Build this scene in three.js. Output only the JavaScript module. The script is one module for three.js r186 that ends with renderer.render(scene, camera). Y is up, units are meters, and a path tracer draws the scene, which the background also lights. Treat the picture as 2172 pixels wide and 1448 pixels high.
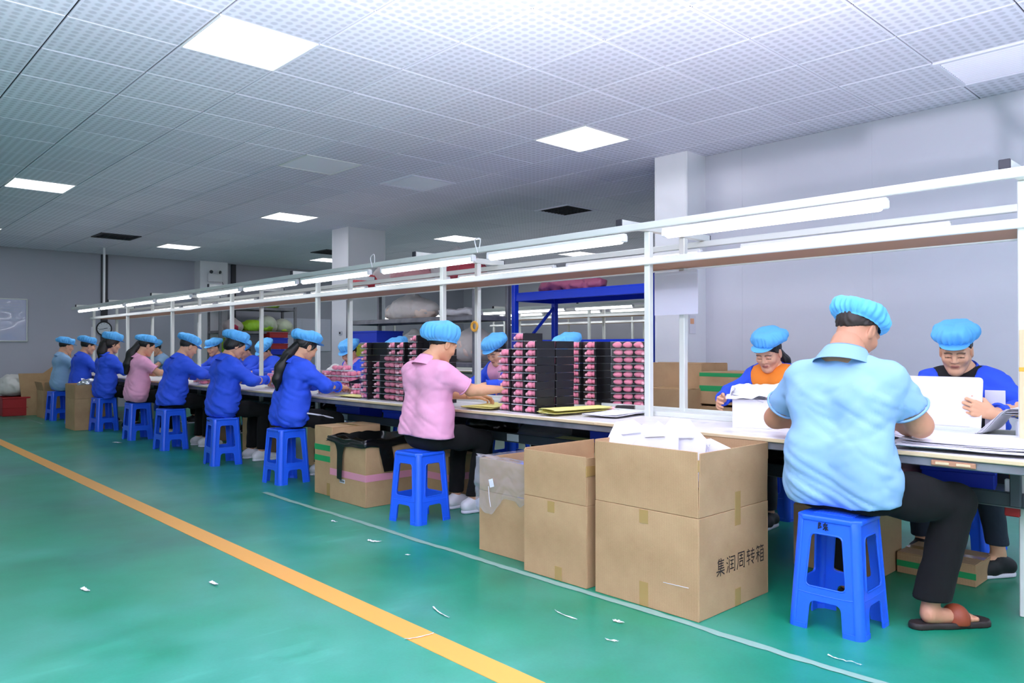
import * as THREE from 'three';
import { mergeGeometries, mergeVertices, toCreasedNormals } from 'three/addons/utils/BufferGeometryUtils.js';
import { RectAreaLightUniformsLib } from 'three/addons/lights/RectAreaLightUniformsLib.js';

// ---------------------------------------------------------------- camera, daylight, exposure
// x runs along the workbench (towards -x is the far end of the hall), z runs across it (towards -z is the white wall); metres.
const scene = new THREE.Scene();
const camera = new THREE.PerspectiveCamera(2 * Math.atan(724 / 1612) * 180 / Math.PI, 2172 / 1448, 0.05, 100);
const YAW = 0.7546, PITCH = 0.0089, EYE = new THREE.Vector3(0, 1.15, 0);
camera.position.copy(EYE);
camera.lookAt(EYE.x - Math.cos(YAW) * Math.cos(PITCH), EYE.y + Math.sin(PITCH), EYE.z - Math.sin(YAW) * Math.cos(PITCH));
const renderer = new THREE.WebGLRenderer({ antialias: true });
renderer.toneMapping = THREE.LinearToneMapping;
renderer.toneMappingExposure = 1.65;
renderer.shadowMap.enabled = true;
RectAreaLightUniformsLib.init();
const DAY = new THREE.Color().setRGB(0.90, 0.88, 1.0);           // overcast daylight behind the camera, seen only through the windows
scene.background = DAY; scene.backgroundIntensity = 1.5; scene.environmentIntensity = 1.5;
const PANEL_L = 4.4, TUBE_L = 13, LAMP = new THREE.Color().setRGB(0.92, 0.92, 1.0);
const FLASH_CD = 130, FLASH = new THREE.Color().setRGB(0.90, 0.85, 1.0);                                                  // photographer's lamp behind the camera, bounced off the ceiling
const CEIL = 2.966;

// ---------------------------------------------------------------- helpers
const V = (x, y, z) => new THREE.Vector3(x, y, z);
let seed = 7;
const rnd = () => { seed = (seed + 0x6d2b79f5) | 0; let t = Math.imul(seed ^ (seed >>> 15), 1 | seed); t = (t + Math.imul(t ^ (t >>> 7), 61 | t)) ^ t; return ((t ^ (t >>> 14)) >>> 0) / 4294967296; };
const rr = (a, b) => a + (b - a) * rnd();
const clamp = (x, a, b) => Math.max(a, Math.min(b, x)), lerp = (a, b, t) => a + (b - a) * t;
const smooth = (a, b, x) => { const t = clamp((x - a) / (b - a), 0, 1); return t * t * (3 - 2 * t); };
const hash = (x, y, z) => { let h = Math.imul(x, 374761393) + Math.imul(y, 668265263) + Math.imul(z, 2147483647 ^ 0x5bd1e995) | 0; h = Math.imul(h ^ (h >>> 13), 1274126177); return ((h ^ (h >>> 16)) >>> 0) / 4294967296; };
function noise3(x, y, z) {
  const xi = Math.floor(x), yi = Math.floor(y), zi = Math.floor(z), u = x - xi, v = y - yi, w = z - zi;
  const a = u * u * (3 - 2 * u), b = v * v * (3 - 2 * v), c = w * w * (3 - 2 * w);
  let s = 0;
  for (let k = 0; k < 8; k++) { const i = k & 1, j = (k >> 1) & 1, l = k >> 2; s += hash(xi + i, yi + j, zi + l) * (i ? a : 1 - a) * (j ? b : 1 - b) * (l ? c : 1 - c); }
  return s * 2 - 1;
}
const names = new Map();
function numbered(n) { const k = names.get(n) || 0; names.set(n, k + 1); return k ? n + '_' + String(k).padStart(3, '0') : n; }
function shade(o) { o.castShadow = true; o.receiveShadow = true; return o; }
function part(name, geo, m, parent, pos, rot) {
  const o = shade(new THREE.Mesh(geo, m)); o.name = parent === scene ? numbered(name) : partName(name, parent);
  if (pos) o.position.set(...pos); if (rot) o.rotation.set(...rot);
  parent.add(o); return o;
}
function partName(n, parent) { let k = 0; for (const c of parent.children) if (c.name === n || c.name.startsWith(n + '_0') || c.name.startsWith(n + '_1') || c.name.startsWith(n + '_2')) k++; return k ? n + '_' + String(k).padStart(3, '0') : n; }
function tag(o, label, category, group) { o.userData.label = label; o.userData.category = category; if (group) o.userData.group = group; return o; }
function thing(name, label, category, [x, y, z] = [0, 0, 0], turn = 0, group) {
  const o = new THREE.Group(); o.name = numbered(name); o.position.set(x, y, z); o.rotation.y = turn; scene.add(o);
  return tag(o, label, category, group);
}
function structure(name, geo, m, pos, rot) { const o = part(name, geo, m, scene, pos, rot); o.userData.kind = 'structure'; return o; }
function structureGroup(name) { const o = new THREE.Group(); o.name = name; o.userData.kind = 'structure'; scene.add(o); return o; }
function dup(root, pos, turn, label, group) {
  const r = root.clone(); r.name = numbered(root.name.replace(/_\d{3}$/, '')); r.position.set(...pos); r.rotation.y = turn; scene.add(r);
  if (label) r.userData = { ...root.userData, label }; if (group) r.userData.group = group;
  return r;
}
const ORD = ['first', 'second', 'third', 'fourth', 'fifth', 'sixth', 'seventh', 'eighth', 'ninth', 'tenth', 'eleventh', 'twelfth', 'thirteenth', 'fourteenth', 'fifteenth', 'sixteenth'];

// uv in metres by the dominant direction of each face
function boxUV(g) {
  if (g.index) g = g.toNonIndexed();
  const p = g.attributes.position, uv = new Float32Array(p.count * 2), a = V(), b = V(), c = V();
  for (let i = 0; i < p.count; i += 3) {
    a.fromBufferAttribute(p, i); b.fromBufferAttribute(p, i + 1); c.fromBufferAttribute(p, i + 2);
    const n = b.clone().sub(a).cross(c.clone().sub(a)), ax = Math.abs(n.x), ay = Math.abs(n.y), az = Math.abs(n.z);
    [a, b, c].forEach((q, k) => { const s = ay >= ax && ay >= az ? [q.x, q.z] : ax >= az ? [q.z, q.y] : [q.x, q.y]; uv[(i + k) * 2] = s[0]; uv[(i + k) * 2 + 1] = s[1]; });
  }
  g.setAttribute('uv', new THREE.BufferAttribute(uv, 2)); return g;
}
// box with chamfered edges (44 triangles)
const boxes = new Map();
function cbox(w, h, d, c = 0.003) {
  const key = [w, h, d, c].map(x => x.toFixed(4)).join();
  if (boxes.has(key)) return boxes.get(key);
  c = Math.min(c, w * 0.45, h * 0.45, d * 0.45);
  const H = [w / 2, h / 2, d / 2], pos = [], nor = [];
  const tri = (a, b, cc, n) => {
    const e = [b[0] - a[0], b[1] - a[1], b[2] - a[2]], f = [cc[0] - a[0], cc[1] - a[1], cc[2] - a[2]];
    const x = [e[1] * f[2] - e[2] * f[1], e[2] * f[0] - e[0] * f[2], e[0] * f[1] - e[1] * f[0]];
    const s = x[0] * n[0] + x[1] * n[1] + x[2] * n[2];
    (s > 0 ? [a, b, cc] : [a, cc, b]).forEach(q => { pos.push(...q); nor.push(...n); });
  };
  const P = (ax, sg) => { const r = []; for (const [u, v] of [[-1, -1], [1, -1], [1, 1], [-1, 1]]) { const q = [0, 0, 0]; q[ax] = sg * H[ax]; q[(ax + 1) % 3] = u * (H[(ax + 1) % 3] - c); q[(ax + 2) % 3] = v * (H[(ax + 2) % 3] - c); r.push(q); } return r; };
  for (let ax = 0; ax < 3; ax++) for (const s of [-1, 1]) { const n = [0, 0, 0]; n[ax] = s; const r = P(ax, s); tri(r[0], r[1], r[2], n); tri(r[0], r[2], r[3], n); }
  for (let ax = 0; ax < 3; ax++) { const u = (ax + 1) % 3, v = (ax + 2) % 3; for (const su of [-1, 1]) for (const sv of [-1, 1]) {
    const n = [0, 0, 0]; n[u] = su * Math.SQRT1_2; n[v] = sv * Math.SQRT1_2; const q = (s, f) => { const r = [0, 0, 0]; r[ax] = s * (H[ax] - c); r[u] = su * (f ? H[u] : H[u] - c); r[v] = sv * (f ? H[v] - c : H[v]); return r; };
    tri(q(-1, 1), q(1, 1), q(1, 0), n); tri(q(-1, 1), q(1, 0), q(-1, 0), n); } }
  for (const a of [-1, 1]) for (const b of [-1, 1]) for (const d2 of [-1, 1]) { const k = 1 / Math.sqrt(3); tri([a * H[0], b * (H[1] - c), d2 * (H[2] - c)], [a * (H[0] - c), b * H[1], d2 * (H[2] - c)], [a * (H[0] - c), b * (H[1] - c), d2 * H[2]], [a * k, b * k, d2 * k]); }
  let g = new THREE.BufferGeometry();
  g.setAttribute('position', new THREE.BufferAttribute(new Float32Array(pos), 3)); g.setAttribute('normal', new THREE.BufferAttribute(new Float32Array(nor), 3));
  g = boxUV(g); boxes.set(key, g); return g;
}
const moved = (g, x, y, z, rx = 0, ry = 0, rz = 0) => { const q = g.clone(); q.applyMatrix4(new THREE.Matrix4().makeRotationFromEuler(new THREE.Euler(rx, ry, rz)).setPosition(x, y, z)); return q; };
function merge(list) { return mergeGeometries(list.map(g => { const q = g.index ? g.toNonIndexed() : g.clone(); for (const k of Object.keys(q.attributes)) if (!['position', 'normal', 'uv'].includes(k)) q.deleteAttribute(k); if (!q.attributes.uv) q.setAttribute('uv', new THREE.BufferAttribute(new Float32Array(q.attributes.position.count * 2), 2)); return q; })); }
function tube(points, r, seg = 24, rs = 8, closed = false) { return new THREE.TubeGeometry(new THREE.CatmullRomCurve3(points.map(p => p.isVector3 ? p : V(...p)), closed), seg, r, rs, closed); }
function roundedRect(sh, x0, y0, x1, y1, r) { sh.moveTo(x0 + r, y0); sh.lineTo(x1 - r, y0); sh.quadraticCurveTo(x1, y0, x1, y0 + r); sh.lineTo(x1, y1 - r); sh.quadraticCurveTo(x1, y1, x1 - r, y1); sh.lineTo(x0 + r, y1); sh.quadraticCurveTo(x0, y1, x0, y1 - r); sh.lineTo(x0, y0 + r); sh.quadraticCurveTo(x0, y0, x0 + r, y0); return sh; }

// a grid sheet with thickness: f(u, v) -> [x, y, z], u, v in 0..1
function sheet(f, nu, nv, t = 0.002, closedU = false) {
  const top = [], W = nu + 1, N = W * (nv + 1);
  for (let j = 0; j <= nv; j++) for (let i = 0; i <= nu; i++) top.push(V(...f(i / nu, j / nv)));
  const nrm = top.map((_, k) => { const i = k % W, j = (k / W) | 0; const iu = closedU ? (i + 1) % nu : Math.min(i + 1, nu), id = closedU ? (i - 1 + nu) % nu : Math.max(i - 1, 0); const a = top[j * W + iu].clone().sub(top[j * W + id]), b = top[Math.min(j + 1, nv) * W + i].clone().sub(top[Math.max(j - 1, 0) * W + i]); const n = a.cross(b); return n.lengthSq() > 1e-14 ? n.normalize() : V(0, 1, 0); });
  const pos = new Float32Array(N * 6), uv = new Float32Array(N * 4), idx = [];
  top.forEach((q, k) => { q.toArray(pos, k * 3); const b = q.clone().addScaledVector(nrm[k], -t); b.toArray(pos, (N + k) * 3); const i = k % W, j = (k / W) | 0; uv[k * 2] = uv[(N + k) * 2] = i / nu; uv[k * 2 + 1] = uv[(N + k) * 2 + 1] = j / nv; });
  const quad = (a, b, c, d) => idx.push(a, b, c, a, c, d);
  for (let j = 0; j < nv; j++) for (let i = 0; i < nu; i++) { const a = j * W + i; quad(a, a + 1, a + W + 1, a + W); quad(N + a, N + a + W, N + a + W + 1, N + a + 1); }
  for (let i = 0; i < nu; i++) { quad(i, N + i, N + i + 1, i + 1); const a = nv * W + i; quad(a, a + 1, N + a + 1, N + a); }
  if (!closedU) for (let j = 0; j < nv; j++) { const a = j * W, b = a + nu; quad(a, a + W, N + a + W, N + a); quad(b, N + b, N + b + W, b + W); }
  const g = new THREE.BufferGeometry(); g.setAttribute('position', new THREE.BufferAttribute(pos, 3)); g.setAttribute('uv', new THREE.BufferAttribute(uv, 2)); g.setIndex(idx); g.computeVertexNormals(); return g;
}

// ---------------------------------------------------------------- textures and materials
function dataTex(n, f, srgb, rep) {   // f(i, j) -> [r, g, b] 0..255
  const d = new Uint8Array(n * n * 4);
  for (let j = 0; j < n; j++) for (let i = 0; i < n; i++) { const c = f(i, j), o = (j * n + i) * 4; d[o] = clamp(c[0], 0, 255); d[o + 1] = clamp(c[1], 0, 255); d[o + 2] = clamp(c[2], 0, 255); d[o + 3] = 255; }
  const t = new THREE.DataTexture(d, n, n); t.wrapS = t.wrapT = THREE.RepeatWrapping; t.magFilter = THREE.LinearFilter; t.minFilter = THREE.LinearMipmapLinearFilter; t.generateMipmaps = true;
  if (srgb) t.colorSpace = THREE.SRGBColorSpace; if (rep) t.repeat.set(rep, rep); t.needsUpdate = true; return t;
}
function tnoise(x, y, per, z = 0) { // tileable value noise, period per cells
  const xi = Math.floor(x), yi = Math.floor(y), u = x - xi, v = y - yi, m = q => ((q % per) + per) % per, a = u * u * (3 - 2 * u), b = v * v * (3 - 2 * v);
  const h = (i, j) => hash(m(xi + i), m(yi + j), z);
  return (h(0, 0) * (1 - a) + h(1, 0) * a) * (1 - b) + (h(0, 1) * (1 - a) + h(1, 1) * a) * b;
}
const fbm = (u, v, base, oct, z) => { let s = 0, a = 0.5, p = base, n = 0; for (let k = 0; k < oct; k++) { s += a * tnoise(u * p, v * p, p, z + k); n += a; a *= 0.5; p *= 2; } return s / n; };
const std = (color, roughness, o = {}) => new THREE.MeshStandardMaterial({ color, roughness, metalness: 0, ...o });
const phys = (color, roughness, o = {}) => new THREE.MeshPhysicalMaterial({ color, roughness, ...o });

const floorMap = dataTex(1024, (i, j) => {
  const u = i / 1024, v = j / 1024, a = fbm(u, v, 5, 6, 1), b = fbm(u, v, 28, 4, 11), s = fbm(u * 1, v * 1, 9, 5, 31);
  const worn = smooth(0.3, 0.8, a * 0.6 + b * 0.4) * 0.7, dark = smooth(0.35, 0.9, s) * 0.22;
  const e = (hash(i, j, 77) - 0.5) * 4 + (fbm(u, v, 40, 3, 61) - 0.5) * 14 + 9 * smooth(0.62, 0.8, fbm(u * 3, v, 30, 3, 66)) * smooth(0.5, 0.7, a);
  return [lerp(20, 84, worn) * (1 - dark) + e, lerp(138, 160, worn) * (1 - dark * 0.8) + e, lerp(103, 146, worn) * (1 - dark * 0.6) + e];
}, true, 1 / 7);
const floorRough = dataTex(512, (i, j) => { const u = i / 512, v = j / 512, a = fbm(u, v, 6, 6, 5), r = 74 + 34 * a; return [r, r, r]; }, false, 1 / 5);
const cardMap = dataTex(512, (i, j) => { const u = i / 512, v = j / 512, g = (fbm(u, v, 6, 5, 3) - 0.5) * 26 + (hash(i, j, 4) - 0.5) * 10 + Math.sin(i * Math.PI * 2 / 8) * 1.5; return [184 + g, 150 + g, 110 + g * 0.9]; }, true, 1 / 0.8);
const tileMap = dataTex(256, (i, j) => { // round perforations, 13 across a tile
  const n = 10, u = (i / 256) * n, v = (j / 256) * n, du = u - Math.floor(u) - 0.5, dv = v - Math.floor(v) - 0.5, r = Math.hypot(du, dv), edge = Math.min(i, j, 255 - i, 255 - j) < 8;
  const hole = edge ? 0 : smooth(0.44, 0.22, r); const g = 240 - 26 * hole; return [g - 4, g - 4, g + 10];
}, true);
const tileBump = dataTex(256, (i, j) => { const n = 13, u = (i / 256) * n, v = (j / 256) * n, r = Math.hypot(u - Math.floor(u) - 0.5, v - Math.floor(v) - 0.5); const g = 255 * smooth(0.26, 0.4, r); return [g, g, g]; }, false);
const wallMap = dataTex(512, (i, j) => { const g = (fbm(i / 512, j / 512, 4, 5, 9) - 0.5) * 8; return [236 + g, 237 + g, 240 + g]; }, true, 1 / 3);
const clothBump = dataTex(256, (i, j) => { const g = 128 + 60 * Math.sin(i * Math.PI * 2 / 4) * Math.sin(j * Math.PI * 2 / 4) + (hash(i, j, 2) - 0.5) * 60; return [g, g, g]; }, false, 1 / 0.12);
const steelMap = dataTex(256, (i, j) => { const g = (fbm(i / 256, j / 256, 8, 4, 21) - 0.5) * 40; return [128 + g, 128 + g, 134 + g]; }, true, 1 / 0.7);
const tableMap = dataTex(512, (i, j) => { const u = i / 512, v = j / 512, s = smooth(0.62, 0.75, fbm(u, v, 7, 5, 41)) * 26, g = (fbm(u, v, 18, 4, 44) - 0.5) * 12; return [226 - s + g, 222 - s + g, 222 - s * 0.9 + g]; }, true, 1 / 1.4);
const M = {
  floor: std(0xffffff, 1, { map: floorMap, roughnessMap: floorRough }),
  yellow: std(0xe3a44a, 0.5), whiteline: std(0x86a99b, 0.7), wall: std(0xe6e6ec, 0.3, { map: wallMap }), column: std(0xffffff, 0.35, { map: wallMap }), wallmat: std(0xffffff, 0.6, { map: wallMap }), wallgrey: std(0xc9c9d2, 0.55, { map: wallMap }),
  tile: std(0xffffff, 0.75, { map: tileMap }), tile2: std(0xfafafb, 0.75, { map: tileMap }),
  gridbar: std(0x2a2b31, 0.6), white: std(0xe9eaec, 0.45), whitepaint: std(0xe6e9e4, 0.4), offpanel: std(0xf6f6ff, 0.9), grille: std(0xe9e9f6, 0.85), dark: std(0x15161a, 0.6), greydark: std(0x3b3c42, 0.5),
  alu: std(0xd9ded8, 0.38, { metalness: 0.15 }), cap: std(0x2a2b33, 0.6), steel: std(0xffffff, 0.45, { map: steelMap, metalness: 0.3 }), beamdark: std(0x3c4148, 0.5, { metalness: 0.2 }), wood: std(0xb58566, 0.6), tan: std(0xd8c39b, 0.55), table: std(0xffffff, 0.35, { map: tableMap }),
  card: std(0xffffff, 0.8, { map: cardMap }), cardin: std(0xd9c2a0, 0.85, { map: cardMap }), tape: phys(0xb08f58, 0.25, { clearcoat: 0.4 }), green: std(0x1f9a58, 0.5), pinktape: std(0xd992a6, 0.4),
  stool: phys(0x2464f6, 0.32, { clearcoat: 0.15 }), rackblue: std(0x0d3fd8, 0.35), bin: std(0x1a3fd6, 0.4), yellowbin: std(0xa9b01c, 0.5), red: std(0xb01f22, 0.5),
  black: std(0x111114, 0.35), blackbag: phys(0x0b0b0d, 0.28, { clearcoat: 0.3 }), paper: std(0xe4e4ec, 0.7), yellowpaper: std(0xf2ea8e, 0.7), label: std(0xcfd2d8, 0.6), pink: std(0xf28ea6, 0.55), pinkpale: std(0xf7b9c6, 0.6),
  clear: phys(0xffffff, 0.06, { transmission: 1, thickness: 0, ior: 1.45, side: THREE.DoubleSide }), film: phys(0xfafbff, 0.25, { transmission: 0.93, specularIntensity: 0.5, thickness: 0, ior: 1.4, side: THREE.DoubleSide }), glass: phys(0xffffff, 0.02, { transmission: 1, thickness: 0, ior: 1.5 }),
  filmWhite: phys(0xf6f4f2, 0.7, { transmission: 0.5, thickness: 0, ior: 1.3, side: THREE.DoubleSide }),
  hat: std(0x4fb2f6, 0.7, { side: THREE.DoubleSide }), yellowtape: std(0xe2a83a, 0.4), orange: std(0xe2851c, 0.5),
};
const glow = (k) => { const m = std(0xffffff, 0.5); m.emissive = LAMP.clone(); m.emissiveIntensity = k; return m; };
M.panelGlow = glow(2.2); M.tubeGlow = glow(3.2);
// ---------------------------------------------------------------- the hall
const X0 = -16.2, X1 = 4.2, Z0 = -13.4, Z1 = 5;
{
  const fl = structureGroup('floor');
  part('floor_slab', boxUV(moved(new THREE.BoxGeometry(X1 - X0 + 0.4, 0.2, Z1 - Z0 + 0.4), (X0 + X1) / 2, -0.1, (Z0 + Z1) / 2)), M.floor, fl);
  part('yellow_line', boxUV(moved(new THREE.BoxGeometry(20.2, 0.002, 0.118), -6, 0.001, -1.82)), M.yellow, fl);
  // worn grey-white line along the bench: a ribbon with frayed edges
  const ribbon = (x0, x1, z, w, s) => { const n = Math.round((x1 - x0) / 0.035), p = [], idx = []; for (let i = 0; i <= n; i++) { const x = lerp(x0, x1, i / n), k = noise3(x * 3, s, 0) * 0.007, a = noise3(x * 18, s, 4) * 0.006, b = noise3(x * 18, s, 9) * 0.006; p.push(x, 0.002, z + k - w / 2 + a, x, 0.002, z + k + w / 2 + b); } for (let i = 0; i < n; i++) { const a = 2 * i; idx.push(a, a + 1, a + 3, a, a + 3, a + 2); } const g = new THREE.BufferGeometry(); g.setAttribute('position', new THREE.Float32BufferAttribute(p, 3)); g.setIndex(idx); g.computeVertexNormals(); return boxUV(g); };
  part('white_line', ribbon(-5.78, 3.9, -2.715, 0.042, 1), M.whiteline, fl);
  part('white_line', ribbon(-14.6, -13.3, -2.72, 0.03, 2), M.whiteline, fl);

  const W = (name, x0, y0, z0, x1, y1, z1, m = M.wall) => structure(name, boxUV(moved(new THREE.BoxGeometry(x1 - x0, y1 - y0, z1 - z0), (x0 + x1) / 2, (y0 + y1) / 2, (z0 + z1) / 2)), m);
  W('wall_right', -3.99, 0, -6.38, X1, CEIL, -6.26);
  W('wall_far', X0 - 0.15, 0, Z0, X0, CEIL + 0.3, Z1, M.wallgrey);
  W('wall_back', X0 - 0.15, 0, Z0 - 0.15, X1 + 0.15, CEIL + 0.3, Z0, M.wall);
  // the wall behind the camera has a band of windows
  const wx = [[-3.6, -1.2], [-0.6, 1.8], [2.2, 4.0]], sill = 0.95, head = 2.75;
  const wl = structureGroup('wall_window_side');
  const Q = (x0, y0, x1, y1) => part('wall_panel', boxUV(moved(new THREE.BoxGeometry(x1 - x0, y1 - y0, 0.2), (x0 + x1) / 2, (y0 + y1) / 2, Z1 + 0.1)), M.wallmat, wl);
  Q(X0, 0, X1, sill); Q(X0, head, X1, CEIL + 0.3);
  let px = X0; for (const [a, b] of wx) { Q(px, sill, a, head); px = b; } Q(px, sill, X1, head);
  wx.forEach(([a, b], i) => {
    const w = structureGroup('window_' + (i + 1)), c = (a + b) / 2, m = (sill + head) / 2;
    part('window_frame', merge([moved(cbox(b - a, 0.05, 0.07), c, sill + 0.025, Z1 + 0.1), moved(cbox(b - a, 0.05, 0.07), c, head - 0.025, Z1 + 0.1), moved(cbox(0.05, head - sill, 0.07), a + 0.025, m, Z1 + 0.1), moved(cbox(0.05, head - sill, 0.07), b - 0.025, m, Z1 + 0.1), moved(cbox(0.05, head - sill, 0.07), c, m, Z1 + 0.1)]), M.alu, w);
    part('pane', new THREE.PlaneGeometry((b - a) / 2 - 0.05, head - sill - 0.1), M.glass, w, [(a + c) / 2, m, Z1 + 0.1]);
    part('pane', new THREE.PlaneGeometry((b - a) / 2 - 0.05, head - sill - 0.1), M.glass, w, [(b + c) / 2, m, Z1 + 0.1]);
  });
  const wz = [[0.0, 2.2], [2.6, 4.6]], ws = structureGroup('wall_side');
  const R = (z0, y0, z1, y1) => part('wall_panel', boxUV(moved(new THREE.BoxGeometry(0.2, y1 - y0, z1 - z0), X1 + 0.1, (y0 + y1) / 2, (z0 + z1) / 2)), M.wallmat, ws);
  R(Z0, 0, Z1 + 0.2, sill); R(Z0, head, Z1 + 0.2, CEIL + 0.3); px = Z0; for (const [a, b] of wz) { R(px, sill, a, head); px = b; } R(px, sill, Z1 + 0.2, head);
  wz.forEach(([a, b], i) => {
    const w = structureGroup('window_' + (i + 4)), c = (a + b) / 2, m = (sill + head) / 2;
    part('window_frame', merge([moved(cbox(0.07, 0.05, b - a), X1 + 0.1, sill + 0.025, c), moved(cbox(0.07, 0.05, b - a), X1 + 0.1, head - 0.025, c), moved(cbox(0.07, head - sill, 0.05), X1 + 0.1, m, a + 0.025), moved(cbox(0.07, head - sill, 0.05), X1 + 0.1, m, b - 0.025), moved(cbox(0.07, head - sill, 0.05), X1 + 0.1, m, c)]), M.alu, w);
    part('pane', new THREE.PlaneGeometry((b - a) / 2 - 0.05, head - sill - 0.1), M.glass, w, [X1 + 0.1, m, (a + c) / 2], [0, Math.PI / 2, 0]);
    part('pane', new THREE.PlaneGeometry((b - a) / 2 - 0.05, head - sill - 0.1), M.glass, w, [X1 + 0.1, m, (b + c) / 2], [0, Math.PI / 2, 0]);
  });
  // columns clad in white panels, with the corner trim that shows on them
  const column = (n, x0, x1, z0, z1) => { const g = structureGroup('pillar_' + n); part('column_cladding', boxUV(moved(new THREE.BoxGeometry(x1 - x0, CEIL, z1 - z0), (x0 + x1) / 2, CEIL / 2, (z0 + z1) / 2)), M.column, g);
    for (const [x, z] of [[x1, z1], [x0, z1], [x1, z0]]) part('corner_trim', moved(cbox(0.03, CEIL, 0.03, 0.008), x - Math.sign(x - (x0 + x1) / 2) * 0.011, CEIL / 2, z - Math.sign(z - (z0 + z1) / 2) * 0.011), M.white, g); };
  column(1, -4.34, -3.98, -6.40, -5.95); column(2, -10.38, -9.92, -6.63, -5.97); column(3, -16.25, -15.89, -6.65, -6.07);
  structure('trim_1', moved(cbox(0.03, CEIL, 0.12), X0 + 0.015, CEIL / 2, -4.34), M.greydark);
  structure('trim_2', moved(cbox(0.04, CEIL, 0.1), X0 + 0.02, CEIL / 2, -6.9), M.greydark);
  // faint upright joints of the white wall panels
  [-3.6, -2.45, -1.3, -0.15].forEach((x, i) => structure('trim_' + (3 + i), moved(cbox(0.005, CEIL, 0.003, 0.001), x, CEIL / 2, -6.2592), M.wall));
}
// suspended ceiling: every tile a plate of its own in an exposed grid
const CELL = (l, r) => [-(r + 0.5 + 6.811) * 0.6, -(l + 0.5 + 0.771) * 0.6];
const lampCells = [], special = { '5,4': 'blank', '7,4': 'grille', '11,4': 'grilledark', '8,-5': 'grille', '5,15': 'dark', '11,14': 'dark' };
for (const l of [2, 7, 12, 17]) for (const r of [0, 9, 16]) lampCells.push([l, r]);
for (const l of [-8, -3, 2, 7]) lampCells.push([l, -9]);
for (const l of [-8, -3]) for (const r of [0, 9, 16]) lampCells.push([l, r]);
{
  const ce = structureGroup('ceiling');
  part('ceiling_deck', boxUV(moved(new THREE.BoxGeometry(X1 - X0 + 0.3, 0.06, Z1 - Z0 + 0.3), (X0 + X1) / 2, CEIL + 0.045, (Z0 + Z1) / 2)), M.gridbar, ce);
  const geo = cbox(0.591, 0.012, 0.590, 0.002).clone(); { const u = geo.attributes.uv; for (let i = 0; i < u.count; i++) u.setXY(i, u.getX(i) / 0.6 + 0.5, u.getY(i) / 0.6 + 0.5); }
  const taken = new Set(lampCells.map(c => c.join())); camera.updateMatrixWorld(true); camera.updateProjectionMatrix();
  const cells = [];
  for (let l = -9; l <= 20; l++) for (let r = -18; r <= 19; r++) {
    if (taken.has(l + ',' + r) || special[l + ',' + r]) continue;
    const [x, z] = CELL(l, r); if (x > X1 - 0.2 || x < X0 + 0.1 || z > Z1 - 0.1) continue;
    const hidden = z < -6.3 && x > -4.4, q = V(x, CEIL, z).project(camera), d = V(x, CEIL, z).distanceTo(EYE);
    const seen = !hidden && q.z < 1 && Math.abs(q.x) < 1.12 && q.y < 1.15 && V(x, CEIL, z).applyMatrix4(camera.matrixWorldInverse).z < 0;
    cells.push([seen ? 1 / (d * d * d) : 0, x, z]);
  }
  cells.sort((a, b) => b[0] - a[0]);
  const rest = [];
  cells.forEach(([s, x, z], i) => { if (s && i < 300) part('ceiling_tile', geo, hash(i, 3, 1) < 0.5 ? M.tile : M.tile2, ce, [x, CEIL + 0.006 + (hash(i, 5, 2) - 0.5) * 0.002, z]); else rest.push(moved(geo, x, CEIL + 0.006, z)); });
  const st = part('ceiling_tile_field', merge(rest), M.tile, ce); st.userData.kind = 'stuff';
}
function gridFitting(kind, [x, z], label) {
  if (kind === 'blank') { const t = thing('ceiling_panel', label, 'panel', [x, CEIL, z]); part('frame', merge([moved(cbox(0.597, 0.014, 0.02), 0, 0, 0.288), moved(cbox(0.597, 0.014, 0.02), 0, 0, -0.288), moved(cbox(0.02, 0.014, 0.56), 0.288, 0, 0), moved(cbox(0.02, 0.014, 0.56), -0.288, 0, 0)]), M.white, t); part('diffuser', cbox(0.556, 0.008, 0.556), M.offpanel, t, [0, 0.002, 0]); return; }
  const dark = kind !== 'grille', t = thing('air_vent', label, 'vent', [x, CEIL, z]);
  part('backing', cbox(0.57, 0.006, 0.57), kind === 'dark' ? M.greydark : dark ? M.dark : M.gridbar, t, [0, 0.03, 0]);
  part('frame', merge([moved(cbox(0.597, 0.02, 0.03), 0, -0.002, 0.284), moved(cbox(0.597, 0.02, 0.03), 0, -0.002, -0.284), moved(cbox(0.03, 0.02, 0.54), 0.284, -0.002, 0), moved(cbox(0.03, 0.02, 0.54), -0.284, -0.002, 0)]), kind === 'dark' ? M.greydark : M.grille, t);
  const n = kind === 'grille' ? 15 : 9, sl = cbox(0.54, 0.016, kind === 'grille' ? 0.022 : 0.006, 0.002), sm = kind === 'dark' ? M.greydark : kind === 'grille' ? M.grille : M.gridbar;
  for (let i = 0; i < n; i++) part('slat', sl, sm, t, [0, 0.004, -0.25 + 0.5 * i / (n - 1)], [kind === 'grille' ? 0.5 : 0, 0, 0]);
  if (kind === 'grilledark') for (let i = 0; i < 9; i++) part('slat', cbox(0.006, 0.016, 0.54, 0.002), M.gridbar, t, [-0.25 + 0.5 * i / 8, 0.006, 0]);
}
gridFitting('blank', CELL(5, 4), 'unlit blank white panel among the perforated ceiling tiles');
gridFitting('grille', CELL(7, 4), 'pale louvred air vent in the ceiling past the unlit blank panel');
gridFitting('grilledark', CELL(11, 4), 'dark square air grille with pale frame, in ceiling before the big white pillar');
gridFitting('grille', CELL(8, -5), 'white louvred air vent in the ceiling by the white wall, top right');
gridFitting('dark', CELL(5, 15), 'dark grey air vent in the ceiling near the far wall with the clock');
gridFitting('dark', CELL(11, 14), 'small dark air vent in the ceiling just left of the free-standing pillar');
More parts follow.
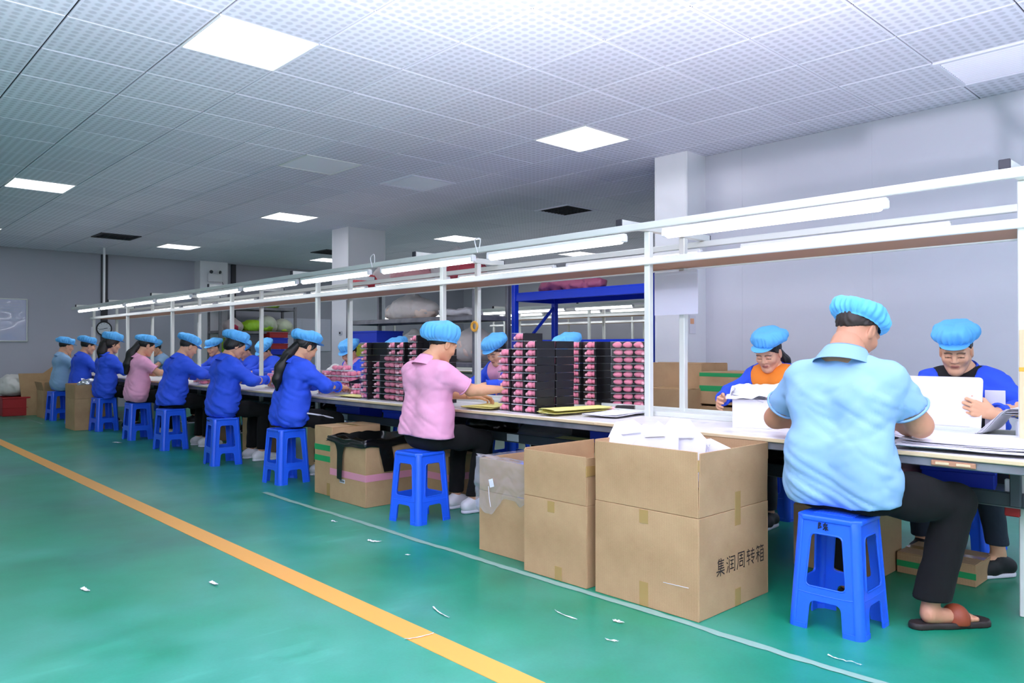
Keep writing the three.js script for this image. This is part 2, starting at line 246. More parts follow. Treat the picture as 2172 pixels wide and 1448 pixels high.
{
  const where = { '2,0': 'largest lit square ceiling panel, top left above the yellow line', '7,0': 'lit square ceiling panel nearest the big white pillar', '2,9': 'lit ceiling panel at the left edge over the open floor', '7,9': 'lit ceiling panel midway down the hall, just left of the free-standing pillar', '7,16': 'lit ceiling panel near the far wall above the emergency lamp', '12,9': 'lit ceiling panel to the right of the free-standing pillar', '12,16': 'small lit ceiling panel half hidden by the free-standing pillar', '17,9': 'lit ceiling panel seen just over the tube rails, before the big pillar' };
  for (const [l, r] of lampCells) {
    const [x, z] = CELL(l, r), lb = where[l + ',' + r];
    if (!lb && z < -6.3 && x > -4.4) continue;
    const t = thing('ceiling_light', lb || 'square ceiling light panel elsewhere in the hall, out of the picture', 'ceiling light', [x, CEIL, z], 0, lb ? 'ceiling light panels' : 'ceiling lights outside the picture');
    part('frame', merge([moved(cbox(0.597, 0.014, 0.012), 0, 0, 0.292), moved(cbox(0.597, 0.014, 0.012), 0, 0, -0.292), moved(cbox(0.012, 0.014, 0.57), 0.292, 0, 0), moved(cbox(0.012, 0.014, 0.57), -0.292, 0, 0)]), M.white, t);
    part('diffuser', cbox(0.574, 0.006, 0.574), M.panelGlow, t, [0, 0.001, 0]);
    const a = new THREE.RectAreaLight(LAMP, PANEL_L, 0.56, 0.56); a.position.set(0, -0.008, 0); a.lookAt(x, 0, z); a.rotation.set(-Math.PI / 2, 0, 0); a.castShadow = true; t.add(a);
  }
}

{ // the photographer's lamp stands at the foot of the camera and is turned straight up to the ceiling
  const t = thing('studio_lamp', 'photographer\'s lamp on a low tripod at the camera\'s foot, turned up to the ceiling', 'lamp', [0.12, 0, -0.2]);
  part('pole', moved(new THREE.CylinderGeometry(0.014, 0.014, 0.3, 12), 0, 0.2, 0), M.dark, t);
  for (let i = 0; i < 3; i++) { const a = i * 2.094; part('leg', tube([[0, 0.25, 0], [Math.cos(a) * 0.15, 0.12, Math.sin(a) * 0.15], [Math.cos(a) * 0.3, 0.012, Math.sin(a) * 0.3]], 0.011, 8, 8), M.dark, t); }
  const head = part('reflector', new THREE.LatheGeometry([[0.03, -0.09], [0.06, -0.08], [0.09, -0.04], [0.16, 0.0], [0.165, 0.0], [0.095, -0.05], [0.06, -0.1], [0.03, -0.1]].map(p => new THREE.Vector2(...p)), 28), M.dark, t, [0, 0.44, 0]);
  part('bulb', new THREE.SphereGeometry(0.03, 16, 12), M.tubeGlow, head, [0, 0.0, 0]);
  const s = new THREE.SpotLight(FLASH, FLASH_CD, 0, 1.4, 0.45, 2); s.position.set(0.12, 0.49, -0.2); s.target.position.set(0.12, CEIL, -0.2); s.castShadow = true; s.shadow.radius = 4; scene.add(s, s.target);
}
// ---------------------------------------------------------------- workbenches with their light gantries
const POSTS = [-0.87, -2.85, -4.91, -6.96, -9.05, -11.06, -13.05, -14.95];
const FRONT = [[-1.318, -2.525], [-2.79, -4.01], [-4.16, -5.35], [-5.52, -6.73], [-6.81, -8.03], [-8.12, -9.35], [-9.55, -10.76], [-10.87, -12.08], [-12.2, -13.4], [-13.47, -14.7]];
const BACK = [[-1.335, -2.56], [-2.86, -4.09], [-4.22, -5.44], [-5.59, -6.82], [-7.0, -8.2], [-8.36, -9.56], [-9.72, -10.93], [-11.1, -12.3], [-12.45, -13.65]];
const tubeProto = (len) => {
  const g = new THREE.Group();
  part('housing', moved(cbox(len, 0.022, 0.034, 0.004), 0, 0.012, 0), M.whitepaint, g);
  const c = new THREE.CapsuleGeometry(0.018, len - 0.075, 4, 12); c.rotateZ(Math.PI / 2); c.translate(0, -0.018, 0);
  part('tube', c, M.tubeGlow, g);
  for (const s of [-1, 1]) part('end_cap', moved(cbox(0.03, 0.04, 0.036, 0.005), s * (len / 2 - 0.012), -0.006, 0), M.white, g);
  return g;
};
const tubeCache = new Map();
function tubeLight(x0, x1, y, z, label, group, lit = TUBE_L) {
  const len = Math.abs(x1 - x0), key = 'x';
  if (!tubeCache.has(key)) tubeCache.set(key, tubeProto(1.21));
  const g = tubeCache.get(key).clone(); g.name = numbered('tube_light'); g.position.set((x0 + x1) / 2, y, z); g.scale.x = len / 1.21; scene.add(g);
  g.userData = { label, category: 'tube light', group };
  const a = new THREE.RectAreaLight(LAMP, lit, len - 0.06, 0.03); a.position.set((x0 + x1) / 2, y - 0.041, z); a.rotation.set(-Math.PI / 2, 0, 0); a.castShadow = true; a.name = 'tube_glow'; scene.add(a);
}
function bench(zc, posts, label, opts = {}) {
  const b = thing('workbench', label, 'workbench', [0, 0, zc]), zf = 0.187, zb = -0.187, arm = 0.475, xa = posts[posts.length - 1] - 0.2, xb = opts.xb ?? posts[0] + 0.25, L = xb - xa, xm = (xa + xb) / 2;
  const post = cbox(0.042, 1.87, 0.042, 0.004);
  for (const x of posts) for (const z of [zf, zb]) part('post', post, M.alu, b, [x, 0.935, z]);
  for (const x of posts) { const a = part('cross_arm', cbox(0.042, 0.042, 2 * arm, 0.004), M.alu, b, [x, 1.893, 0]); for (const s of [-1, 1]) part('end_cap', cbox(0.043, 0.043, 0.012, 0.003), M.cap, a, [0, 0, s * (arm + 0.002)]); }
  for (const s of [-1, 1]) part('light_rail', cbox(L, 0.04, 0.03, 0.004), M.alu, b, [xm, 1.851, s * (arm - 0.06) + (s > 0 ? 0.075 : -0.0)]);
  for (const s of [-1, 1]) part('shelf_beam', cbox(L - 0.2, 0.04, 0.036, 0.004), M.whitepaint, b, [xm, 1.685, s * 0.195 + s * 0.02]);
  for (let i = 0; i + 1 < posts.length; i++) part('shelf_board', boxUV(new THREE.BoxGeometry(posts[i] - posts[i + 1] - 0.004, 0.012, 0.36)), M.wood, b, [(posts[i] + posts[i + 1]) / 2, 1.676, 0]);
  // table
  const zn = 0.69, zt = -0.5, W = zn - zt, edges = [xb, ...posts.slice(1), xa];
  for (let i = 0; i + 1 < edges.length; i++) { const w = edges[i] - edges[i + 1]; part('table_top', cbox(w - 0.002, 0.022, W, 0.004), M.table, b, [(edges[i] + edges[i + 1]) / 2, 0.719, (zn + zt) / 2]); part('edge_strip', cbox(w - 0.002, 0.018, 0.008, 0.003), M.tan, b, [(edges[i] + edges[i + 1]) / 2, 0.718, zn + 0.005]); }
  for (const z of [zn - 0.02, zt + 0.02]) part('table_rail', cbox(L, 0.035, 0.03, 0.003), M.steel, b, [xm, 0.69, z]);
  for (const z of [0.31, -0.28]) part('lower_beam', cbox(L - 0.05, 0.06, 0.03, 0.004), M.beamdark, b, [xm, 0.515, z]);
  part('lower_shelf', boxUV(new THREE.BoxGeometry(L - 0.1, 0.01, 0.57)), M.steel, b, [xm, 0.482, 0.015]);
  for (const x of posts) for (const z of [0.34, -0.31]) part('bracket', cbox(0.04, 0.22, 0.028, 0.004), M.beamdark, b, [x, 0.6, z]);
  // steel channel let into the middle of the top
  part('conveyor_channel', merge([moved(cbox(L - 0.1, 0.012, 0.30, 0.003), xm, 0.735, -0.02), moved(cbox(L - 0.1, 0.03, 0.02, 0.003), xm, 0.745, 0.14), moved(cbox(L - 0.1, 0.03, 0.02, 0.003), xm, 0.745, -0.18)]), M.alu, b);
  return b;
}
const BZ = -4.03;
const mainBench = bench(BZ, POSTS, 'long aluminium workbench with light gantry that the blue-capped workers sit along', { xb: -0.72 });
FRONT.forEach(([a, c], i) => tubeLight(a, c, 1.8, BZ + 0.49, `${ORD[i]} lit tube from the near end of the front rail over the long workbench`, 'tube lights on the front rail'));
BACK.forEach(([a, c], i) => tubeLight(a, c, 1.8, BZ - 0.415, `${ORD[i]} lit tube from the near end of the back rail over the long workbench`, 'tube lights on the back rail'));
// labels, power sockets and hung papers on the bench
{
  const b = mainBench, zl = 0.31 + 0.0175;
  for (const [x, w] of [[-3.93, 0.12], [-5.1, 0.1], [-6.2, 0.09]]) part('price_label', cbox(w, 0.05, 0.004, 0.001), M.label, b, [x, 0.515, zl], null);
  const strip = part('socket_strip', cbox(0.16, 0.022, 0.012, 0.003), M.wood, b, [-1.0, 0.69, 0.69]);
  for (const s of [-1, 1]) part('socket', cbox(0.05, 0.01, 0.004, 0.001), M.tan, strip, [s * 0.038, 0, 0.007]);
  part('wire_loop', tube([[-4.07, 1.86, 0.52], [-4.05, 1.92, 0.53], [-4.12, 1.92, 0.52], [-4.1, 1.83, 0.51]], 0.004, 20, 6), M.white, b);
  part('wire_loop', tube([[-5.41, 1.86, 0.52], [-5.40, 1.93, 0.53], [-5.47, 1.91, 0.52], [-5.46, 1.83, 0.51]], 0.004, 20, 6), M.white, b);
  part('tape_band', cbox(0.046, 0.05, 0.046, 0.003), M.orange, b, [POSTS[0] - 0.02, 1.77, -0.19]);
}
{ const t = thing('paper_sheet', 'pale translucent sheet hanging from the shelf behind the second bench post', 'sheet', [-2.87, 1.5, BZ - 0.13]); part('page', cbox(0.335, 0.265, 0.003, 0.001), std(0xd7d8ea, 0.4), t); part('fold', cbox(0.335, 0.02, 0.008, 0.002), std(0xd7d8ea, 0.4), t, [0, 0.14, 0]); }
{ const t = thing('paper_sheet', 'white paper notice pinned on the farthest post of the long workbench', 'notice', [-14.95, 1.41, BZ + 0.215]); part('page', cbox(0.12, 0.24, 0.003, 0.001), M.paper, t); part('print_line', cbox(0.08, 0.003, 0.001, 0.0004), M.label, t, [0, 0.05, 0.002]); }
{ const t = thing('tape_roll', 'yellow tape roll hung on a back post beside the pink-shirted woman', 'tape roll', [-4.905, 1.335, BZ - 0.145]); part('ring', new THREE.TorusGeometry(0.036, 0.011, 8, 24), M.yellowtape, t, [0, 0, 0]); }
{ const t = thing('wooden_stick', 'thin yellowish wooden strip standing on the bench at the right edge', 'stick', [-0.865, 0.73, BZ + 0.235]); part('strip', cbox(0.028, 0.5, 0.012, 0.002), M.tan, t, [0, 0.25, 0]); part('tape', cbox(0.03, 0.02, 0.014, 0.002), M.yellowtape, t, [0, 0.33, 0]); }
{ const t = thing('conduit', 'white conduit dropping from ceiling to far end of the workbench', 'pipe', [-15.05, 1.87, BZ]); part('pipe', moved(new THREE.CylinderGeometry(0.022, 0.022, CEIL - 1.87, 10), 0, (CEIL - 1.87) / 2, 0), M.white, t); part('saddle', cbox(0.06, 0.03, 0.06), M.white, t, [0, 0.06, 0]); }
// a second and a third bench further back in the hall
bench(-9.69, [-4.15, -6.2, -8.25, -10.3, -12.35, -14.4], 'second workbench with tube lights, behind the storage racks', { xb: -3.9 });
for (let i = 0; i < 7; i++) tubeLight(-4.3 - i * 1.4, -5.5 - i * 1.4, 1.8, -9.2, `${ORD[i]} tube from the right on front rail of second bench behind racks`, 'tube lights of the second bench', TUBE_L);
for (let i = 0; i < 7; i++) tubeLight(-4.3 - i * 1.4, -5.5 - i * 1.4, 1.8, -10.1, `${ORD[i]} tube from the right on back rail of second bench behind racks`, 'tube lights of the second bench', TUBE_L);
bench(-12.2, [-5.2, -7.25, -9.3, -11.35, -13.4], 'third workbench with tube lights, at the back of the hall', { xb: -4.9 });
for (let i = 0; i < 6; i++) tubeLight(-5.3 - i * 1.4, -6.5 - i * 1.4, 1.8, -11.72, `${ORD[i]} tube from the right on rail of third bench at hall back`, 'tube lights of the third bench', TUBE_L);
// ---------------------------------------------------------------- soft surfaces: distance fields meshed as surface nets
class Field {
  constructor(cell, disp) { this.cell = cell; this.prims = []; this.disp = disp; this.lo = V(1e9, 1e9, 1e9); this.hi = V(-1e9, -1e9, -1e9); }
  add(f, lo, hi, k = 0.02, op = 0) { this.prims.push({ f, lo, hi, k, op }); if (!op) { this.lo.min(lo); this.hi.max(hi); } return this; }
  cone(a, b, ra, rb, k = 0.02, op = 0, cut) {   // tapered capsule from a to b
    const A = V(...a), B = V(...b), d = B.clone().sub(A), L2 = Math.max(d.lengthSq(), 1e-9), R = Math.max(ra, rb), e = V(R, R, R);
    const f = (x, y, z) => { const px = x - A.x, py = y - A.y, pz = z - A.z, t = clamp((px * d.x + py * d.y + pz * d.z) / L2, 0, 1); const q = Math.hypot(px - t * d.x, py - t * d.y, pz - t * d.z) - (ra + (rb - ra) * t); return cut ? Math.max(q, cut(x, y, z)) : q; };
    return this.add(f, A.clone().min(B).sub(e), A.clone().max(B).add(e), k, op);
  }
  ball(c, r, k = 0.02, op = 0) { return this.cone(c, c, r, r, k, op); }
  egg(c, r, k = 0.02, op = 0, m, cut) {   // ellipsoid; m: optional Matrix3 rows taking world to local
    const R = Math.max(...r), e = V(R, R, R), C = V(...c), E = m ? m.elements : null;
    const f = (x, y, z) => { let a = x - C.x, b = y - C.y, d = z - C.z; if (E) { const u = E[0] * a + E[3] * b + E[6] * d, v = E[1] * a + E[4] * b + E[7] * d, w = E[2] * a + E[5] * b + E[8] * d; a = u; b = v; d = w; } const k0 = Math.hypot(a / r[0], b / r[1], d / r[2]), k1 = Math.hypot(a / (r[0] * r[0]), b / (r[1] * r[1]), d / (r[2] * r[2])); const q = k1 < 1e-9 ? -Math.min(...r) : k0 * (k0 - 1) / k1; return cut ? Math.max(q, cut(x, y, z)) : q; };
    return this.add(f, C.clone().sub(e), C.clone().add(e), k, op);
  }
  clip(f) { this.prims.push({ f, op: 2 }); return this; }        // keeps f < 0
  mesh(color) {
    const c = this.cell, pad = 3 * c, lo = this.lo.clone().subScalar(pad), n = this.hi.clone().addScalar(pad).sub(lo).divideScalar(c).ceil().addScalar(1), nx = n.x, ny = n.y, nz = n.z, D = new Float32Array(nx * ny * nz).fill(1);
    const bump = () => { if (this.disp) for (let k = 0, o = 0; k < nz; k++) for (let j = 0; j < ny; j++) for (let i = 0; i < nx; i++, o++) if (Math.abs(D[o]) < 0.06) D[o] += this.disp(lo.x + i * c, lo.y + j * c, lo.z + k * c); };
    let bumped = false;
    for (const p of [...this.prims.filter(q => q.op !== 2), ...this.prims.filter(q => q.op === 2)]) {
      if (p.op === 2 && !bumped) { bump(); bumped = true; }
      const all = p.op === 2, m = all ? 0 : p.k + 2.5 * c;
      const i0 = all ? 0 : Math.max(0, Math.floor((p.lo.x - m - lo.x) / c)), i1 = all ? nx - 1 : Math.min(nx - 1, Math.ceil((p.hi.x + m - lo.x) / c)), j0 = all ? 0 : Math.max(0, Math.floor((p.lo.y - m - lo.y) / c)), j1 = all ? ny - 1 : Math.min(ny - 1, Math.ceil((p.hi.y + m - lo.y) / c)), k0 = all ? 0 : Math.max(0, Math.floor((p.lo.z - m - lo.z) / c)), k1 = all ? nz - 1 : Math.min(nz - 1, Math.ceil((p.hi.z + m - lo.z) / c));
      for (let k = k0; k <= k1; k++) for (let j = j0; j <= j1; j++) for (let i = i0; i <= i1; i++) {
        const o = (k * ny + j) * nx + i, a = D[o]; if (p.op && a > 0.3) continue;
        const b = p.f(lo.x + i * c, lo.y + j * c, lo.z + k * c);
        if (p.op === 2) { if (b > a) D[o] = b; continue; }
        if (p.op === 1) { const h = Math.max(p.k - Math.abs(a + b), 0) / p.k; D[o] = Math.max(a, -b) + h * h * p.k * 0.25; continue; }
        const h = Math.max(p.k - Math.abs(a - b), 0) / p.k; D[o] = Math.min(a, b) - h * h * p.k * 0.25;
      }
    }
    if (!bumped) bump();
    const pos = [], idx = [], at = new Int32Array(nx * ny * nz).fill(-1), O = [0, 1, nx, nx + 1, nx * ny, nx * ny + 1, nx * ny + nx, nx * ny + nx + 1];
    const E = [[0, 1], [2, 3], [4, 5], [6, 7], [0, 2], [1, 3], [4, 6], [5, 7], [0, 4], [1, 5], [2, 6], [3, 7]];
    for (let k = 0; k < nz - 1; k++) for (let j = 0; j < ny - 1; j++) for (let i = 0; i < nx - 1; i++) {
      const o = (k * ny + j) * nx + i; let mask = 0; for (let q = 0; q < 8; q++) if (D[o + O[q]] < 0) mask |= 1 << q;
      if (mask === 0 || mask === 255) continue;
      let sx = 0, sy = 0, sz = 0, m = 0;
      for (const [a, b] of E) { if (((mask >> a) & 1) === ((mask >> b) & 1)) continue; const da = D[o + O[a]], db = D[o + O[b]], t = da / (da - db); sx += (a & 1) + t * ((b & 1) - (a & 1)); sy += ((a >> 1) & 1) + t * (((b >> 1) & 1) - ((a >> 1) & 1)); sz += (a >> 2) + t * ((b >> 2) - (a >> 2)); m++; }
      at[o] = pos.length / 3; pos.push(lo.x + (i + sx / m) * c, lo.y + (j + sy / m) * c, lo.z + (k + sz / m) * c);
    }
    const quad = (a, b, d, e, flip) => { if (a < 0 || b < 0 || d < 0 || e < 0) return; flip ? idx.push(a, b, d, a, d, e) : idx.push(a, d, b, a, e, d); };
    for (let k = 1; k < nz - 1; k++) for (let j = 1; j < ny - 1; j++) for (let i = 1; i < nx - 1; i++) {
      const o = (k * ny + j) * nx + i, s = D[o] < 0;
      if (s !== (D[o + 1] < 0)) quad(at[o - nx - nx * ny], at[o - nx * ny], at[o], at[o - nx], s);
      if (s !== (D[o + nx] < 0)) quad(at[o - 1 - nx * ny], at[o - nx * ny], at[o], at[o - 1], !s);
      if (s !== (D[o + nx * ny] < 0)) quad(at[o - 1 - nx], at[o - nx], at[o], at[o - 1], s);
    }
    const g = new THREE.BufferGeometry(); g.setAttribute('position', new THREE.Float32BufferAttribute(pos, 3)); g.setIndex(idx); g.computeVertexNormals();
    if (color) { const col = new Float32Array(pos.length); for (let v = 0; v < pos.length; v += 3) { const q = color(pos[v], pos[v + 1], pos[v + 2]); col[v] = q[0]; col[v + 1] = q[1]; col[v + 2] = q[2]; } g.setAttribute('color', new THREE.BufferAttribute(col, 3)); }
    g.setAttribute('uv', new THREE.BufferAttribute(new Float32Array(pos.length / 3 * 2), 2));
    return g;
  }
}
// planar uv in metres for cloth weave
function clothUV(g) { const p = g.attributes.position, n = g.attributes.normal, u = g.attributes.uv; for (let i = 0; i < p.count; i++) { const ax = Math.abs(n.getX(i)), az = Math.abs(n.getZ(i)); u.setXY(i, ax > az ? p.getZ(i) : p.getX(i), p.getY(i)); } return g; }

// ---------------------------------------------------------------- people
const lin = (hex) => { const c = new THREE.Color(hex); return [c.r, c.g, c.b]; };
const skinMat = phys(0xffffff, 0.55, { vertexColors: true });
const hairMat = std(0x0d0b0b, 0.45), hairBrown = std(0x1a0f0b, 0.45);
const cloth = (hex, r = 0.85) => std(hex, r, { bumpMap: clothBump, bumpScale: 0.0006 });
const CL = { jacket: cloth(0x2856e6, 0.75), sky: cloth(0x8fb8e0), pinkpolo: cloth(0xeda9ca), orange: cloth(0xf58a2a), blacktee: cloth(0x17171b), trousers: cloth(0x070708, 1), jeans: cloth(0x2b3444, 0.8), greytrousers: cloth(0x34343c, 0.8), pale: cloth(0x8fb4d8), whiteshoe: std(0xe2e2e4, 0.6), blackshoe: std(0x18181b, 0.6), sandal: std(0x8a3e22, 0.55), sole: std(0x2a221f, 0.6) };
const hatMat = std(0x62b9f8, 0.75, { side: THREE.DoubleSide });

// a hand: wrist at w, fingers along d, palm facing n, s = +1 right hand / -1 left; curl in radians per joint
function handField(F, w, d, n, s, curl = 0.35, spread = 0.12, size = 1) {
  const D = V(...d).normalize(), N = V(...n); N.addScaledVector(D, -N.dot(D)).normalize(); const T = D.clone().cross(N).multiplyScalar(s).normalize(); // thumb side
  const W = V(...w), at = (a, b, c) => W.clone().addScaledVector(D, a * size).addScaledVector(T, b * size).addScaledVector(N, c * size), arr = p => p.toArray();
  const kn = [[0.088, 0.030], [0.092, 0.010], [0.088, -0.010], [0.080, -0.029]], len = [[0.042, 0.026, 0.021], [0.046, 0.029, 0.022], [0.042, 0.027, 0.021], [0.033, 0.021, 0.019]], rad = [0.0088, 0.009, 0.0085, 0.0075];
  kn.forEach(([a, b], i) => F.cone(arr(at(0.008, b * 0.55, 0)), arr(at(a, b, 0)), 0.0155 * size, 0.0115 * size, 0.012));
  F.cone(arr(at(-0.03, 0, 0)), arr(at(0.012, 0, 0)), 0.024 * size, 0.021 * size, 0.015);
  F.ball(arr(at(0.034, 0.022, 0.008)), 0.017 * size, 0.012);
  kn.forEach(([a, b], i) => { let p = at(a, b, 0), ang = curl * (0.75 + 0.14 * i) * 0.8; const side = (1.5 - i) * spread; for (let j = 0; j < 3; j++) { const q = p.clone().addScaledVector(D, Math.cos(ang) * len[i][j] * size).addScaledVector(N, Math.sin(ang) * len[i][j] * size).addScaledVector(T, Math.sin(side) * len[i][j] * size * (j ? 0.5 : 1)); F.cone(arr(p), arr(q), rad[i] * size * (1 - j * 0.07), rad[i] * size * (0.93 - j * 0.08), 0.004); p = q; ang += curl * 1.15; } });
  const t0 = at(0.022, 0.026, 0.006), t1 = at(0.052, 0.05, 0.016), t2 = at(0.080, 0.056, 0.026), t3 = at(0.100, 0.052, 0.034);
  F.cone(arr(t0), arr(t1), 0.0145 * size, 0.011 * size, 0.01); F.cone(arr(t1), arr(t2), 0.0108 * size, 0.0095 * size, 0.004); F.cone(arr(t2), arr(t3), 0.0094 * size, 0.0075 * size, 0.004);
}
// head in its own frame: origin between the ears, face towards -z
function headGeo(o) {
  const F = new Field(o.cell || 0.005), m = o.male ? 1 : 0;
  F.egg([0, 0.028, 0.014], [0.073, 0.086, 0.094], 0.02);
  F.egg([0, -0.035, -0.02], [0.058, 0.076, 0.066], 0.03);
  F.cone([0.047, -0.05, 0.004], [0.018, -0.096 - m * 0.004, -0.058], 0.021 + m * 0.002, 0.019 + m * 0.002, 0.03); F.cone([-0.047, -0.05, 0.004], [-0.018, -0.096 - m * 0.004, -0.058], 0.021 + m * 0.002, 0.019 + m * 0.002, 0.03);
  F.ball([0, -0.098 - m * 0.003, -0.066], 0.018, 0.025);
  for (const s of [-1, 1]) F.ball([s * 0.040, -0.026, -0.058], 0.023, 0.03);
  F.cone([-0.04, 0.02, -0.074], [0.04, 0.02, -0.074], 0.012, 0.012, 0.02);
  for (const s of [-1, 1]) F.egg([s * 0.031, 0.0, -0.094], [0.019, 0.012, 0.014], 0.012, 1);
  for (const s of [-1, 1]) F.egg([s * 0.031, -0.001, -0.074], [0.016, 0.0115, 0.0135], 0.005);
  F.cone([0, 0.012, -0.083], [0, -0.026, -0.1], 0.0085, 0.0115, 0.012); for (const s of [-1, 1]) F.ball([s * 0.0115, -0.03, -0.091], 0.0088, 0.007);
  F.cone([-0.019, -0.057, -0.079], [0, -0.0545, -0.086], 0.006, 0.0075, 0.008); F.cone([0.019, -0.057, -0.079], [0, -0.0545, -0.086], 0.006, 0.0075, 0.008);
  F.cone([-0.014, -0.067, -0.08], [0.014, -0.067, -0.08], 0.0075, 0.0075, 0.007);
  for (const s of [-1, 1]) { F.egg([s * 0.077, -0.008, 0.008], [0.009, 0.033, 0.02], 0.006); F.egg([s * 0.086, -0.004, 0.006], [0.006, 0.019, 0.011], 0.005, 1); }
  F.cone([0, -0.05, 0.03], [0, -0.15, 0.045], o.male ? 0.057 : 0.048, o.male ? 0.06 : 0.05, 0.03);
  const sk = lin(o.skin), lip = lin(o.lip || 0xb8655c), dark = [0.02, 0.014, 0.012];
  const mix = (a, b, t) => a.map((q, i) => lerp(q, b[i], t));
  return F.mesh((x, y, z) => {
    let c = sk; const ax = Math.abs(x);
    if (z < -0.05) {
      const lipd = Math.hypot(x / 0.024, (y + 0.0605) / 0.0115); c = mix(c, lip, smooth(1.05, 0.8, lipd) * 0.75);
      c = mix(c, dark, smooth(0.0022, 0.0008, Math.abs(y + 0.061 + ax * 0.06)) * smooth(0.022, 0.018, ax) * 0.6);
      const ex = ax - 0.031, lid = -0.0055 - ex * ex * 12; c = mix(c, dark, smooth(0.0034, 0.0016, Math.abs(y - lid)) * smooth(0.0175, 0.0145, Math.abs(ex)) * 0.95);
      const by = 0.0215 - ex * ex * 10; c = mix(c, dark, smooth(0.0062, 0.003, Math.abs(y - by)) * smooth(0.024, 0.019, Math.abs(ex + 0.0)) * 0.75);
    }
    const blush = smooth(0.035, 0.0, Math.hypot(ax - 0.042, y + 0.03)) * (z < 0 ? 0.25 : 0); c = mix(c, [c[0], c[1] * 0.72, c[2] * 0.68], blush);
    return c;
  });
}
// gathered bouffant work cap; band ellipse 86 x 106 mm
function capGeo(o) {
  const n = o.pleats || 24, ph = o.seed || 0, big = o.big || 1, tall = o.tall || 1, nu = 168, nv = 22, prof = [[1.0, -0.006], [1.03, 0.002], [1.16, 0.010], [1.28, 0.024], [1.345, 0.042], [1.35, 0.060], [1.29, 0.078], [1.12, 0.096], [0.80, 0.108], [0.40, 0.114], [0, 0.115]];
  const at = v => { const q = v * (prof.length - 1), i = Math.min(Math.floor(q), prof.length - 2), t = q - i; return [lerp(prof[i][0], prof[i + 1][0], t), lerp(prof[i][1], prof[i + 1][1], t)]; };
  return sheet((u, v) => {
    const a = u * Math.PI * 2, [r0, h0] = at(v), w = smooth(0, 0.25, v) * smooth(1, 0.45, v);
    const pleat = (Math.sin(a * n + 2 * noise3(Math.cos(a) * 3, Math.sin(a) * 3, ph)) * (0.022 + 0.03 * smooth(0.5, 0.1, v)) + noise3(Math.cos(a) * 5, Math.sin(a) * 5 + v * 3, ph + 7) * 0.05 + noise3(Math.cos(a) * 11, Math.sin(a) * 11 + v * 4, ph + 9) * 0.02 + noise3(Math.cos(a) * 2.2, Math.sin(a) * 2.2, ph + v * 1.5) * 0.10) * w + Math.sin(a * n) * 0.012 * smooth(0.3, 0.05, v);
    const r = (r0 > 1 ? 1 + (r0 - 1) * big : r0) * (1 + pleat), lump = noise3(Math.cos(a) * 1.7 * r0 + 5, Math.sin(a) * 1.7 * r0, ph + 3) * 0.016 * smooth(0.3, 0.7, v);
    return [Math.cos(a) * 0.088 * r + (o.sagX || 0) * w * 0.03, h0 * tall + lump, -Math.sin(a) * 0.106 * r + (o.sagZ || 0.4) * w * 0.03];
  }, nu, nv, 0.0018, true);
}
function visorGeo() { return sheet((u, v) => { const a = lerp(0.20, 0.80, u) * Math.PI, k = Math.sin((a - 0.2 * Math.PI) / 0.6), e = v * 0.052 * Math.pow(Math.max(0, Math.sin((u) * Math.PI)), 0.55); return [Math.cos(a) * (0.089 + e * 0.55), 0.008 - e * 0.28 - Math.cos(a) * Math.cos(a) * 0.0, -Math.sin(a) * 0.107 - e * 0.9]; }, 28, 5, 0.0025); }
const VISOR = visorGeo();

